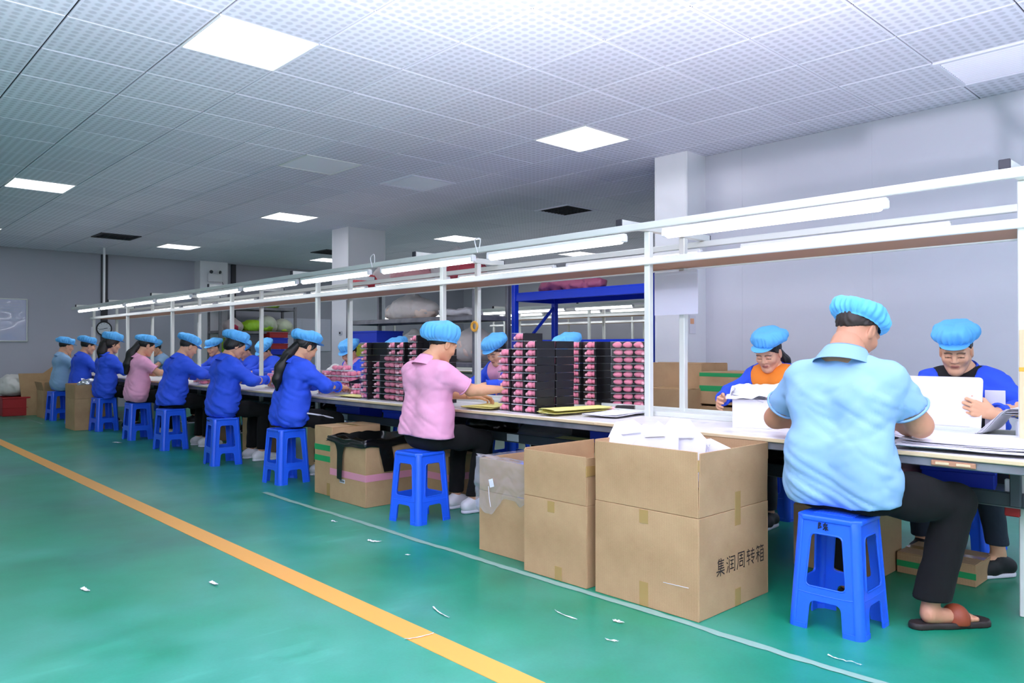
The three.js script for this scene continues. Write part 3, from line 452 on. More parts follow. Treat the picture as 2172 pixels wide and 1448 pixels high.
/* o: pos, turn, w (breadth), s (size), lean, head {at, pitch, yaw, roll}, armR/armL {el, wr, dir, palm, curl}, legR/legL {kn, an, toe}, skin, outer, inner, legs, hair, cap ... all joints in the sitter's own frame (facing -z, floor y = 0) */
function person(label, group, o) {
  const t = thing('person', label, 'person', [o.pos[0], 0, o.pos[1]], o.turn || 0, group);
  const w = o.w || 1, cell = o.cell || 0.012, lean = o.lean ?? 0.08, nb = o.neck || [0, 1.075, -lean], skin = o.skin || 0xd9a383, sk = lin(skin), fat = o.fat ?? 1;
  const pel = [0, 0.565, 0.0], wai = [0, 0.72, -0.02 - lean * 0.15 + (o.slump || 0)], che = [0, 0.93, -lean * 0.6 + (o.slump || 0) * 0.5];
  const H = { at: [0, 1.205, -lean - 0.05], pitch: 0.45, yaw: 0, roll: 0, ...o.head };
  const sh = s => [s * 0.158 * (0.55 + 0.45 * w) + (o.shX || 0), nb[1] - (o.shDrop || 0.08), nb[2] + 0.02 + s * (o.twist || 0)];
  const arm = (s, a) => ({ sh: sh(s), el: [s * 0.23, 0.83, -0.2], wr: [s * 0.1, 0.815, -0.42], dir: [-s * 0.35, -0.06, -1], palm: [-s * 0.3, -1, 0], curl: 0.45, ...a });
  const R = arm(1, o.armR), L = arm(-1, o.armL);
  const leg = (s, a) => ({ hip: [s * 0.088 * w, 0.56, -0.02], kn: [s * 0.12, 0.515, -0.40], an: [s * 0.12, 0.085, -0.37], toe: [s * 0.13, 0.03, -0.52], ...a });
  const LR = leg(1, o.legR), LL = leg(-1, o.legL);
  const mixp = (a, b, k) => a.map((q, i) => lerp(q, b[i], k)), sub = (a, b) => a.map((q, i) => q - b[i]), unit = a => { const l = Math.hypot(...a); return a.map(q => q / l); };
  const hm = new THREE.Matrix4().makeRotationFromEuler(new THREE.Euler(-H.pitch, H.yaw, H.roll, 'YXZ')).setPosition(...H.at), toHead = (x, y, z) => V(x, y, z).applyMatrix4(hm).toArray();
  // one skin: trunk, limbs, then head and hands meshed finer and merged in
  {
    const F = new Field(cell);
    F.cone(toHead(0, -0.08, 0.03), nb, o.neckR || (o.male ? 0.056 : 0.047), (o.neckR || (o.male ? 0.056 : 0.047)) + 0.006, 0.03);
    F.cone([-0.05 * w, nb[1] - 0.05, nb[2] + 0.02], [0.05 * w, nb[1] - 0.05, nb[2] + 0.02], 0.05, 0.05, 0.05); F.cone(nb, che, 0.05, 0.07, 0.05); F.cone(che, wai, 0.07, 0.07, 0.05); F.cone(wai, pel, 0.08, 0.085, 0.05);
    for (const A of [R, L]) { const f = o.armFat || 1; F.cone(nb.map((q, i) => lerp(q, A.sh[i], 0.6)), A.sh, 0.045, 0.05, 0.03); F.cone(A.sh, A.el, 0.046 * f, 0.040 * f, 0.02); F.cone(A.el, mixp(A.el, A.wr, 0.35), 0.041 * f, 0.040 * f, 0.02); F.cone(mixp(A.el, A.wr, 0.35), A.wr, 0.040 * f, 0.0255 * Math.sqrt(f), 0.02); }
    for (const G of [LR, LL]) { F.cone(G.hip, G.kn, 0.07, 0.05, 0.03); F.cone(G.kn, G.an, 0.05, 0.034, 0.03); F.cone([G.an[0], G.an[1] - 0.03, G.an[2] + 0.015], mixp(G.an, G.toe, 0.8).map((q, i) => i === 1 ? 0.036 : q), 0.034, 0.028, 0.02); if (o.bare) { const tv = unit(sub(G.toe, G.an)), sd = [-tv[2], 0, tv[0]]; for (let q = 0; q < 5; q++) { const b = mixp(G.an, G.toe, 0.82), off = (q - 2) * 0.016; F.cone([b[0] + sd[0] * off, 0.034, b[2] + sd[2] * off], [G.toe[0] + sd[0] * off * 1.1, 0.034, G.toe[2] + sd[2] * off * 1.1], 0.012, 0.0105, 0.008); } } }
    const col = () => sk, list = [F.mesh(col)];
    const hg = headGeo({ skin, male: o.male, cell: o.headCell || 0.005, lip: o.lip }); hg.applyMatrix4(hm); list.push(hg);
    for (const [A, s] of [[R, 1], [L, -1]]) { const HF = new Field(o.handCell || 0.004); handField(HF, A.wr, A.dir, A.palm, s, A.curl, A.spread ?? 0.12, o.male ? 1.06 : 0.98); list.push(HF.mesh(col)); }
    const big = list.map(g => g.toNonIndexed()); part('body', mergeVertices(mergeGeometries(big)), skinMat, t);
  }
  const wr1 = o.wrinkle ?? 0.004, ps = (o.pos[0] * 7.3) % 11;
  const ridge = q => 1 - 2 * Math.abs(q), folds = (x, y, z) => { const low = smooth(0.80, 0.55, y), up = smooth(0.85, 1.0, y); return wr1 * (noise3(x * 6 + ps, y * 11, z * 6) * 1.3 + ridge(noise3(x * 7 + ps + y * 5, y * 22 + x * 12, z * 9)) * (0.5 + 0.9 * low) + ridge(noise3(x * 11 - y * 9 + ps, y * 12 + 4, z * 11 + y * 6)) * 0.7 * (1 - low) + noise3(x * 20 + ps, y * 34, z * 20) * 0.35); };
  // torso shape shared by shirt and jacket, grown by e
  const torso = (F, e, hem) => {
    const k = 0.07, hy = y => Math.max(hem, y);
    F.cone([-0.082 * w, 0.585, -0.006], [0.082 * w, 0.585, -0.006], 0.106 * fat + e, 0.106 * fat + e, k);
    F.cone([-0.075 * w, wai[1], wai[2]], [0.075 * w, wai[1], wai[2]], 0.098 * fat + e, 0.098 * fat + e, k);
    if (o.belly) F.ball([0, 0.7, -0.09], 0.12 + e, 0.1);
    F.cone([-0.088 * w, che[1], che[2]], [0.088 * w, che[1], che[2]], 0.094 + e, 0.094 + e, k);
    if (!o.male) for (const s of [-1, 1]) F.ball([s * 0.07, che[1] - 0.02, che[2] - 0.075], 0.05 + e, 0.05);
    F.cone([-0.06 * w, nb[1] - 0.095, nb[2] + 0.025], [0.06 * w, nb[1] - 0.095, nb[2] + 0.025], 0.07 + e, 0.07 + e, k);
    for (const A of [R, L]) F.cone([nb[0] + Math.sign(A.sh[0]) * 0.035, nb[1] - 0.04, nb[2] + 0.02], A.sh, 0.034 + e, 0.05 + e, 0.05);
    for (const q of [-1, 1]) { F.cone([q * 0.066 * w, wai[1], wai[2] + 0.004], [q * 0.08 * w, che[1], che[2] + 0.004], 0.094 * fat + e, 0.092 + e, 0.05); F.cone([q * 0.086 * w, 0.56, -0.008], [q * 0.068 * w, wai[1], wai[2]], 0.1 * fat + e, 0.094 * fat + e, 0.05); }
    F.cone([0, nb[1] - 0.07, nb[2] + 0.012], [0, nb[1] - 0.045, nb[2] + 0.006], 0.062 + e, 0.05 + e, 0.03);
  };
  const sleeve = (F, A, r0, r1, r2, till, e = 0) => {   // till: 0..1 upper arm, 1..2 forearm
    if (till <= 1) { const end = mixp(A.sh, A.el, till), d = unit(sub(A.el, A.sh)); F.cone(A.sh, mixp(A.sh, A.el, Math.min(1, till + 0.12)), r0, r1, 0.045, 0, (x, y, z) => (x - end[0]) * d[0] + (y - end[1]) * d[1] + (z - end[2]) * d[2]); return; }
    F.cone(A.sh, A.el, r0, r1, 0.045); const end = mixp(A.el, A.wr, till - 1), d = unit(sub(A.wr, A.el)); F.cone(A.el, A.wr, r1, r2, 0.03, 0, (x, y, z) => (x - end[0]) * d[0] + (y - end[1]) * d[1] + (z - end[2]) * d[2]);
  };
  const hem = o.hem ?? 0.5, hemAt = (x, y, z) => hem + noise3(x * 6 + ps, z * 6, 2) * 0.012 + (o.hemTilt || 0) * z - y;
  const stoolClear = (x, y, z) => Math.min(0.158 - Math.abs(x), 0.158 - Math.abs(z), 0.4665 - y);
  const collar = (mat, name, r0, r1, hgt, open, parent) => {
    const g = sheet((u, v) => { const a = lerp(open, 2 * Math.PI - open, u), q = v, rad = q < 0.35 ? lerp(r0, r0 * 1.02, q / 0.35) : lerp(r0 * 1.04, r1, (q - 0.35) / 0.65), y = q < 0.35 ? lerp(0, hgt, q / 0.35) : lerp(hgt, -hgt * 0.95, (q - 0.35) / 0.65), front = Math.max(0, Math.cos(a)); return [Math.sin(a) * rad, y - front * hgt * 0.9 + (1 - Math.abs(Math.cos(a))) * 0.0, -Math.cos(a) * rad * (1 + front * 0.25)]; }, 40, 9, 0.0025);
    const m = new THREE.Matrix4().makeRotationX(-(0.25 + lean * 1.2)).setPosition(nb[0], nb[1] - 0.014, nb[2] + 0.012); g.applyMatrix4(m); part(name, g, mat, parent);
  };
  const nr = (o.neckR || (o.male ? 0.056 : 0.047)) + 0.014;
  if (o.shirt) { // short-sleeved polo as the outer layer
    const F = new Field(cell * 0.85, folds); torso(F, 0.014, hem); for (const A of [R, L]) sleeve(F, A, 0.064 * (o.armFat || 1), 0.064 * (o.armFat || 1), 0, o.sleeve ?? 0.62); F.clip(hemAt); F.clip(stoolClear);
    const s = part('polo_shirt', clothUV(F.mesh()), o.shirt, t); for (const A of [R, L]) { const c = mixp(A.sh, A.el, (o.sleeve ?? 0.62) - 0.015), g = new THREE.TorusGeometry(0.0645 * (o.armFat || 1), 0.0055, 6, 28); g.applyQuaternion(new THREE.Quaternion().setFromUnitVectors(V(0, 0, 1), V(...unit(sub(A.el, A.sh))))); g.translate(...c); part('sleeve_band', g, o.shirt, s); } if (!o.noCollar) collar(o.shirt, 'collar', nr, nr + 0.046, 0.04, 0.3, s);
  }
  if (o.inner) { const F = new Field(cell, null); torso(F, 0.008, hem); F.clip(hemAt); F.clip(stoolClear); const s = part('inner_shirt', clothUV(F.mesh()), o.inner, t); if (o.innerCollar) collar(o.inner, 'collar', nr - 0.004, nr + 0.045, 0.036, 0.28, s); }
  if (o.jacket) {
    const F = new Field(cell * 0.85, folds); torso(F, 0.02, hem); for (const A of [R, L]) sleeve(F, A, 0.068, 0.06, 0.043, o.cuff ?? 1.86);
    if (o.inner) { const yv = o.openTo ?? 0.72; F.add((x, y, z) => { const half = Math.max(0, (y - yv)) * (o.openW ?? 0.22); return Math.max(Math.abs(x) - half, z - (che[2] - 0.02), yv - y) ; }, V(-0.12, yv, che[2] - 0.25), V(0.12, nb[1] + 0.1, che[2]), 0.008, 1); }
    F.clip(hemAt); F.clip(stoolClear);
    const s = part('jacket', clothUV(F.mesh()), o.jacket, t); collar(o.jacket, 'collar', nr + 0.006, nr + 0.052, 0.042, o.inner ? 0.5 : 0.25, s);
    for (const A of [R, L]) { const c = mixp(A.el, A.wr, (o.cuff ?? 1.86) - 1.03), d = V(...unit(sub(A.wr, A.el))), g = new THREE.TorusGeometry(0.042, 0.009, 8, 20); g.applyQuaternion(new THREE.Quaternion().setFromUnitVectors(V(0, 0, 1), d)); g.translate(...c); part('cuff', g, o.jacket, s); }
  }
  { // trousers
    const F = new Field(cell, (x, y, z) => 0.004 * noise3(x * 9 + ps, y * 14, z * 9) + 0.003 * noise3(x * 22, y * 26, z * 22)), seat = (x, y, z) => z > -0.17 && Math.abs(x) < 0.165 && y > 0.3 ? 0.4665 - y : -1;
    F.cone([-0.075 * w, 0.566, -0.012], [0.075 * w, 0.566, -0.012], 0.096 * fat, 0.096 * fat, 0.05);
    for (const G of [LR, LL]) { const lw = o.legFat || 1; F.cone([G.hip[0] * 0.92, G.hip[1] - 0.006, G.hip[2] - 0.03], mixp(G.hip, G.kn, 0.5), 0.078 * lw, 0.08 * lw, 0.05); F.cone(mixp(G.hip, G.kn, 0.5), G.kn, 0.08 * lw, 0.064 * lw, 0.05); const end = mixp(G.kn, G.an, o.legEnd ?? 0.93); F.cone(G.kn, end, 0.064 * lw, (o.legR2 || 0.052) * lw, 0.03, 0, (x, y, z) => end[1] - y); }
    F.clip((x, y, z) => y - Math.max(hem + 0.14, 0.62)); F.clip(seat); const s = part('trousers', clothUV(F.mesh()), o.legs || CL.trousers, t);
    if (o.stripe) part('stripe', tube([[0.176, 0.60, -0.02], [0.181, 0.59, -0.10], [0.183, 0.575, -0.18], [0.181, 0.555, -0.27], [0.175, 0.535, -0.34]], 0.008, 12, 6), M.paper, s);
  }
  for (const G of [LR, LL]) { // footwear
    const dir = unit([G.toe[0] - G.an[0], 0, G.toe[2] - G.an[2]]), heel = [G.an[0] - dir[0] * 0.055, 0, G.an[2] - dir[2] * 0.055], toe = [G.toe[0] + dir[0] * 0.03, 0, G.toe[2] + dir[2] * 0.03], y = h => p => [p[0], h, p[2]];
    if (o.bare) {
      const S = new Field(0.006); S.cone(y(0.012)(heel), y(0.012)(mixp(heel, toe, 0.5)), 0.036, 0.036, 0.03); S.cone(y(0.012)(mixp(heel, toe, 0.45)), y(0.012)(toe), 0.038, 0.046, 0.03); S.clip((a, b) => Math.max(-b, b - 0.026)); const sole = part('sandal', S.mesh(), CL.sole, t);
      const C = new Field(0.006), c = mixp(heel, toe, 0.62); C.egg([c[0], 0.03, c[2]], [0.056, 0.062, 0.05], 0.01); C.clip((a, b, d) => Math.max(0.012 - b, Math.abs((a - c[0]) * dir[0] + (d - c[2]) * dir[2]) - 0.042)); part('strap', C.mesh(), CL.sandal, sole); continue;
    }
    const S = new Field(0.007), h = y(0.035)(heel), m = y(0.045)(mixp(heel, toe, 0.45)), e = y(0.03)(mixp(heel, toe, 0.88)); S.cone(y(0.05)(heel), m, 0.036, 0.04, 0.03); S.cone(m, e, 0.042, 0.038, 0.03); S.cone([G.an[0], 0.09, G.an[2]], y(0.05)(heel), 0.034, 0.034, 0.03); S.clip((a, b) => 0.012 - b); S.clip((a, b, c) => b - 0.115);
    const sh2 = part('shoe', S.mesh(), o.shoes || CL.blackshoe, t); const Q = new Field(0.007); Q.cone(y(0.012)(heel), y(0.012)(toe), 0.038, 0.042, 0.02); Q.clip((a, b) => Math.max(-b, b - 0.022)); part('sole', Q.mesh(), M.paper, sh2);
  }
  // hair and cap ride on the head
  if (o.hair) {
    const F = new Field(o.hairCell || 0.006, (x, y, z) => 0.0022 * Math.sin(Math.atan2(x, z - 0.02) * 60 + noise3(x * 20, y * 8, z * 20) * 5) + 0.003 * noise3(x * 30, y * 12, z * 30)), lowf = { short: 0.01, bob: -0.02, tied: -0.005, long: -0.01 }[o.hair];
    F.egg([0, 0.032, 0.02], [0.081, 0.091, 0.099], 0.015); if (o.hair === 'bob') { F.egg([0, -0.015, 0.042], [0.084, 0.075, 0.078], 0.03); }
    F.clip((x, y, z) => -(y + 0.69 * z * (o.hair === 'bob' ? 1.15 : 1) + (o.hair === 'short' ? -(o.hairCut ?? 0.012) : o.fringe ? 0.03 : 0.008) + (o.hair === 'bob' ? 0.02 : 0)));
    if (o.sides) for (const s of [-1, 1]) F.cone([s * 0.074, 0.02, -0.03], [s * 0.074, -0.05, -0.012], 0.012, 0.006, 0.01);
    const hp = part('hair', (g => { g.applyMatrix4(hm); return g; })(F.mesh()), o.hairMat || hairMat, t);
    if (o.tail) { const T = new Field(0.007, (x, y, z) => 0.004 * Math.sin(x * 160 + z * 90 + noise3(x * 9, y * 5, z * 9) * 6)), q = o.tail.map(p => p.slice(0, 3)); for (let i = 0; i + 1 < q.length; i++) T.cone(q[i], q[i + 1], o.tail[i][3], o.tail[i + 1][3], 0.03); part(o.hair === 'tied' ? 'ponytail' : 'long_hair', T.mesh(), o.hairMat || hairMat, hp); }
  }
  if (o.cap !== false) {
    const c = { tilt: 0.12, roll: 0, y: 0.046, z: 0.012, visor: true, ...o.cap }, g = capGeo({ seed: ps * 3 + 1, ...c }), m = hm.clone().multiply(new THREE.Matrix4().makeRotationFromEuler(new THREE.Euler(c.tilt, 0, c.roll)).setPosition(0, c.y, c.z));
    g.applyMatrix4(m); const cp = part('cap', g, hatMat, t); if (c.visor) { const v = VISOR.clone(); v.applyMatrix4(m); part('visor', v, hatMat, cp); }
  }
  return t;
}
// ---------------------------------------------------------------- the workers
const hairFade = std(0x2b211c, 0.6);
const NEAR = 'workers on the near side of the long bench', FAR = 'workers on the far side of the long bench', FZ = -4.92;
// near side, from the camera outwards
person('broad-shouldered man in light blue polo seen from behind on nearest blue stool', NEAR, {
  pos: [-1.385, -3.2], male: true, w: 1.36, fat: 1.04, lean: 0.07, slump: 0.045, shDrop: 0.105, neck: [0, 1.125, -0.06], head: { at: [0.01, 1.222, -0.15], pitch: 0.55, yaw: -0.25 }, cell: 0.010, headCell: 0.004, armFat: 1.22, neckR: 0.066, skin: 0xc28b6c,
  shirt: CL.sky, sleeve: 0.66, hem: 0.505, hemTilt: -0.12, wrinkle: 0.006, hair: 'short', hairCut: 0.03, hairMat: hairFade, cap: { visor: false, tilt: 0.05, y: 0.032, big: 0.8, tall: 0.78, pleats: 26, sagZ: 0.2 },
  armR: { el: [0.25, 0.832, -0.18], wr: [0.05, 0.818, -0.40], dir: [-0.5, -0.1, -1] }, armL: { el: [-0.38, 0.822, -0.17], wr: [-0.16, 0.818, -0.40], dir: [0.5, -0.1, -1] },
  legR: { hip: [0.12, 0.56, -0.02], kn: [0.345, 0.515, -0.30], an: [0.275, 0.085, -0.21], toe: [0.385, 0.03, -0.365] }, legL: { hip: [-0.12, 0.56, -0.02], kn: [-0.16, 0.515, -0.46], an: [-0.14, 0.085, -0.40], toe: [-0.16, 0.03, -0.55] },
  legFat: 1.15, legR2: 0.062, legEnd: 0.93, bare: true });
person('woman in pink polo from behind, reaching right towards stacked black boxes', NEAR, {
  pos: [-4.16, -3.1], w: 1.16, fat: 1.04, lean: 0.05, neck: [0, 1.075, -0.04], head: { at: [0.03, 1.175, -0.13], pitch: 0.42, yaw: -0.1 }, cell: 0.010, headCell: 0.005, armFat: 0.95, skin: 0xd9a27c,
  shirt: CL.pinkpolo, sleeve: 0.82, hem: 0.56, wrinkle: 0.005, hair: 'short', cap: { visor: false, tilt: 0.3, y: 0.02, big: 0.98, tall: 1.15, sagZ: 0.6 }, shoes: CL.whiteshoe,
  armR: { el: [0.245, 0.867, -0.2], wr: [0.37, 0.873, -0.36], dir: [0.65, -0.15, -1], palm: [0.3, -1, 0], curl: 0.5 }, armL: { el: [-0.2, 0.832, -0.22], wr: [0.03, 0.81, -0.4], dir: [0.6, -0.04, -1], palm: [0.2, -1, -0.1], curl: 0.55 },
  legR: { kn: [0.13, 0.515, -0.41], an: [0.08, 0.085, -0.36], toe: [0.1, 0.03, -0.5] } });
person('woman in blue jacket with long black ponytail and striped black trousers', NEAR, {
  pos: [-6.13, -3.1], lean: 0.10, neck: [0, 1.045, -0.09], head: { at: [0.0, 1.155, -0.17], pitch: 0.5 }, headCell: 0.005, jacket: CL.jacket, hem: 0.48, wrinkle: 0.0095, stripe: true, hair: 'tied', fringe: true, sides: true, skin: 0xd8a27f,
  tail: [[0.0, 1.18, -0.085, 0.032], [-0.01, 1.09, -0.005, 0.042], [-0.02, 0.98, 0.06, 0.044], [-0.025, 0.88, 0.09, 0.036], [-0.03, 0.79, 0.09, 0.012]], cap: { tilt: 0.28, y: 0.055, big: 0.84, tall: 0.82, sagZ: 0.5 }, shoes: CL.whiteshoe,
  armR: { el: [0.25, 0.822, -0.22], wr: [0.11, 0.803, -0.44] } });
person('woman in long blue jacket with black hair bob under high cap', NEAR, {
  pos: [-7.56, -3.1], lean: 0.08, neck: [0, 1.055, -0.08], head: { at: [0.0, 1.175, -0.15], pitch: 0.42, yaw: -0.15 }, w: 1.05, jacket: CL.jacket, hem: 0.40, wrinkle: 0.0095, hair: 'bob', sides: true, cap: { tilt: 0.1, y: 0.05, big: 0.86, tall: 0.86, sagZ: 0.9 }, shoes: CL.whiteshoe,
  armR: { el: [0.26, 0.822, -0.2], wr: [0.14, 0.828, -0.44] } });
person('woman in blue jacket with short dark hair, leaning over pink packages', NEAR, {
  pos: [-9.05, -3.12], lean: 0.14, neck: [0, 1.055, -0.13], head: { at: [0.0, 1.165, -0.21], pitch: 0.5 }, w: 1.08, jacket: CL.jacket, hem: 0.50, wrinkle: 0.0095, hair: 'short', sides: true, cap: { tilt: 0.05, y: 0.045, big: 0.90, tall: 0.78, sagZ: 1.0 }, shoes: CL.whiteshoe, armR: { el: [0.25, 0.852, -0.27], wr: [0.12, 0.818, -0.5] } });
person('woman in pink polo with very long straight black hair', NEAR, {
  pos: [-10.28, -3.12], lean: 0.07, neck: [0, 1.06, -0.06], head: { at: [0.02, 1.18, -0.13], pitch: 0.35 }, shirt: CL.pinkpolo, sleeve: 0.75, hem: 0.48, wrinkle: 0.006, hair: 'long', fringe: true,
  tail: [[0, 1.2, -0.05, 0.05], [-0.02, 1.08, 0.045, 0.05], [-0.03, 0.95, 0.085, 0.045], [-0.04, 0.84, 0.1, 0.025]], cap: { tilt: 0.15, y: 0.05, big: 0.82, tall: 0.70, sagZ: 0.5 }, shoes: CL.whiteshoe, armR: { el: [0.24, 0.842, -0.2], wr: [0.1, 0.833, -0.44] } });
person('woman in blue jacket with shoulder-length dark brown hair beside brown carton', NEAR, {
  pos: [-11.69, -3.13], lean: 0.06, neck: [0, 1.075, -0.06], head: { at: [0.02, 1.21, -0.11], pitch: 0.25 }, w: 1.05, jacket: CL.jacket, hem: 0.46, wrinkle: 0.0095, hair: 'bob', fringe: true, hairMat: hairBrown, tail: [[0, 1.2, -0.02, 0.075], [0, 1.1, 0.01, 0.07], [0, 1.03, 0.02, 0.05]], cap: { tilt: 0.05, y: 0.06, big: 0.82, tall: 0.90 } });
person('woman in blue jacket half hidden behind the far brown carton', NEAR, {
  pos: [-13.05, -3.14], lean: 0.08, neck: [0, 1.06, -0.07], head: { at: [0, 1.185, -0.14], pitch: 0.3 }, jacket: CL.jacket, hem: 0.48, hair: 'tied', cap: { tall: 0.85, tilt: 0.05, big: 0.90, sagZ: 1.2 } });
person('man in pale blue short-sleeved shirt at the far end of the row', NEAR, {
  pos: [-13.92, -3.08], male: true, lean: 0.06, neck: [0, 1.055, -0.05], head: { at: [0, 1.18, -0.1], pitch: 0.25 }, w: 1.15, shirt: CL.pale, hem: 0.47, hair: 'short', cap: { tall: 0.85, tilt: 0.08, big: 0.86, sagZ: 0.8 } });
// far side, from the camera outwards (they face the camera side)
person('young man in open blue jacket over black shirt, holding white board', FAR, {
  pos: [-1.40, FZ], turn: Math.PI, male: true, w: 1.12, lean: 0.12, neck: [0, 1.035, -0.10], head: { at: [0, 1.135, -0.185], pitch: 0.38, yaw: 0.2 }, headCell: 0.0032, cell: 0.010, handCell: 0.003, jacket: CL.jacket, inner: CL.blacktee, openTo: 0.7, openW: 0.30, hem: 0.5, wrinkle: 0.0095, hair: 'short', sides: true, cap: { tilt: 0.02, y: 0.062, big: 0.9, tall: 0.86 }, legs: CL.jeans, skin: 0xe6b18c,
  armL: { el: [-0.33, 0.842, -0.2], wr: [-0.26, 0.818, -0.50], dir: [0.75, 0.28, -0.5], palm: [0.6, 0.1, 0.8], curl: 1.05, spread: 0.04 }, armR: { el: [0.27, 0.83, -0.22], wr: [0.14, 0.82, -0.44] }, legL: { kn: [-0.2, 0.515, -0.40], an: [-0.28, 0.13, -0.5], toe: [-0.2, 0.06, -0.63] } });
person('woman in orange polo under blue jacket handling white folded sheets', FAR, {
  pos: [-2.55, FZ], turn: Math.PI, lean: 0.10, neck: [0, 1.015, -0.08], head: { at: [0, 1.12, -0.15], pitch: 0.45, yaw: 0.1 }, headCell: 0.0032, cell: 0.010, handCell: 0.003, jacket: CL.jacket, inner: CL.orange, innerCollar: true, openTo: 0.62, openW: 0.34, hem: 0.5, wrinkle: 0.006, hair: 'tied', sides: true, tail: [[0, 1.16, -0.06, 0.03], [-0.03, 1.06, 0.02, 0.035], [-0.05, 0.94, 0.04, 0.02]], cap: { tilt: 0.05, y: 0.066, big: 0.84, tall: 0.74, sagX: -0.5 }, skin: 0xe2ad8c, legs: CL.greytrousers,
  armR: { el: [0.26, 0.842, -0.2], wr: [0.17, 0.808, -0.46], dir: [-0.3, -0.1, -1], palm: [-1, -0.2, 0.2], curl: 0.4 }, armL: { el: [-0.25, 0.832, -0.22], wr: [-0.1, 0.818, -0.46] } });
person('woman with pink collar under blue jacket, looking down beside stacked black boxes', FAR, {
  pos: [-5.28, FZ], turn: Math.PI, lean: 0.10, neck: [0, 1.015, -0.08], head: { at: [0, 1.115, -0.155], pitch: 0.5, yaw: 0.05 }, headCell: 0.0036, jacket: CL.jacket, inner: CL.pinkpolo, innerCollar: true, openTo: 0.66, openW: 0.36, hem: 0.5, hair: 'tied', cap: { tilt: -0.02, y: 0.06, big: 0.90, tall: 0.82 }, skin: 0xe4b08c });
person('worker almost wholly hidden behind the tallest box stack, blue cap showing', FAR, { pos: [-4.44, FZ - 0.05], turn: Math.PI, lean: 0.08, neck: [0, 1.03, -0.08], head: { at: [0, 1.125, -0.14], pitch: 0.45 }, jacket: CL.jacket, hair: 'short', cap: { tall: 0.85, tilt: 0.1, big: 0.90 }, cell: 0.016 });
person('worker hidden behind left box stack, only blue cap top showing', FAR, { pos: [-6.98, FZ - 0.05], turn: Math.PI, lean: 0.08, neck: [0, 1.02, -0.08], head: { at: [0, 1.12, -0.14], pitch: 0.45 }, jacket: CL.jacket, hair: 'short', cap: { tall: 0.85, big: 0.88, tilt: 0.1 }, cell: 0.016 });
person('worker in blue jacket with pink shirt, partly hidden by bench post and stack', FAR, {
  pos: [-7.88, FZ], turn: Math.PI, lean: 0.10, neck: [0, 0.995, -0.08], head: { at: [0, 1.095, -0.16], pitch: 0.5, yaw: 0.3 }, headCell: 0.0045, jacket: CL.jacket, inner: CL.pinkpolo, innerCollar: true, openTo: 0.66, openW: 0.36, hair: 'short', cap: { tall: 0.85, big: 0.88, tilt: 0.0, y: 0.045, sagZ: 0.8 } });
person('worker in blue jacket behind bench post, in front of red and blue bins', FAR, { pos: [-10.1, FZ], turn: Math.PI, lean: 0.12, neck: [0, 1.0, -0.09], head: { at: [0, 1.1, -0.17], pitch: 0.55, yaw: 0.3 }, jacket: CL.jacket, hair: 'tied', cap: { tall: 0.85, tilt: -0.1, y: 0.045, big: 0.90, sagZ: 1.2 } });
person('worker mostly hidden behind the woman with the black bob', FAR, { pos: [-10.8, FZ - 0.02], turn: Math.PI, lean: 0.12, neck: [0, 1.0, -0.09], head: { at: [0, 1.1, -0.17], pitch: 0.5, yaw: 0.3 }, jacket: CL.jacket, hair: 'short', cap: { tall: 0.85, big: 0.88, tilt: 0.0 }, cell: 0.016 });
person('worker in blue jacket facing left in front of the green bags', FAR, { pos: [-12.0, FZ], turn: Math.PI, lean: 0.08, neck: [0, 1.04, -0.06], head: { at: [0, 1.155, -0.13], pitch: 0.3, yaw: 0.35 }, jacket: CL.jacket, hair: 'short', sides: true, cap: { tall: 0.85, big: 0.88, tilt: 0.0, y: 0.045, sagZ: 1.0 } });
person('worker at the far end, seen just past the long-haired pink-shirted woman', FAR, { pos: [-14.6, FZ], turn: Math.PI, lean: 0.08, neck: [0, 1.03, -0.07], head: { at: [0, 1.14, -0.15], pitch: 0.4, yaw: 0.2 }, shirt: CL.pale, hair: 'short', cap: { tall: 0.85, big: 0.88, tilt: 0.05 }, cell: 0.016 });
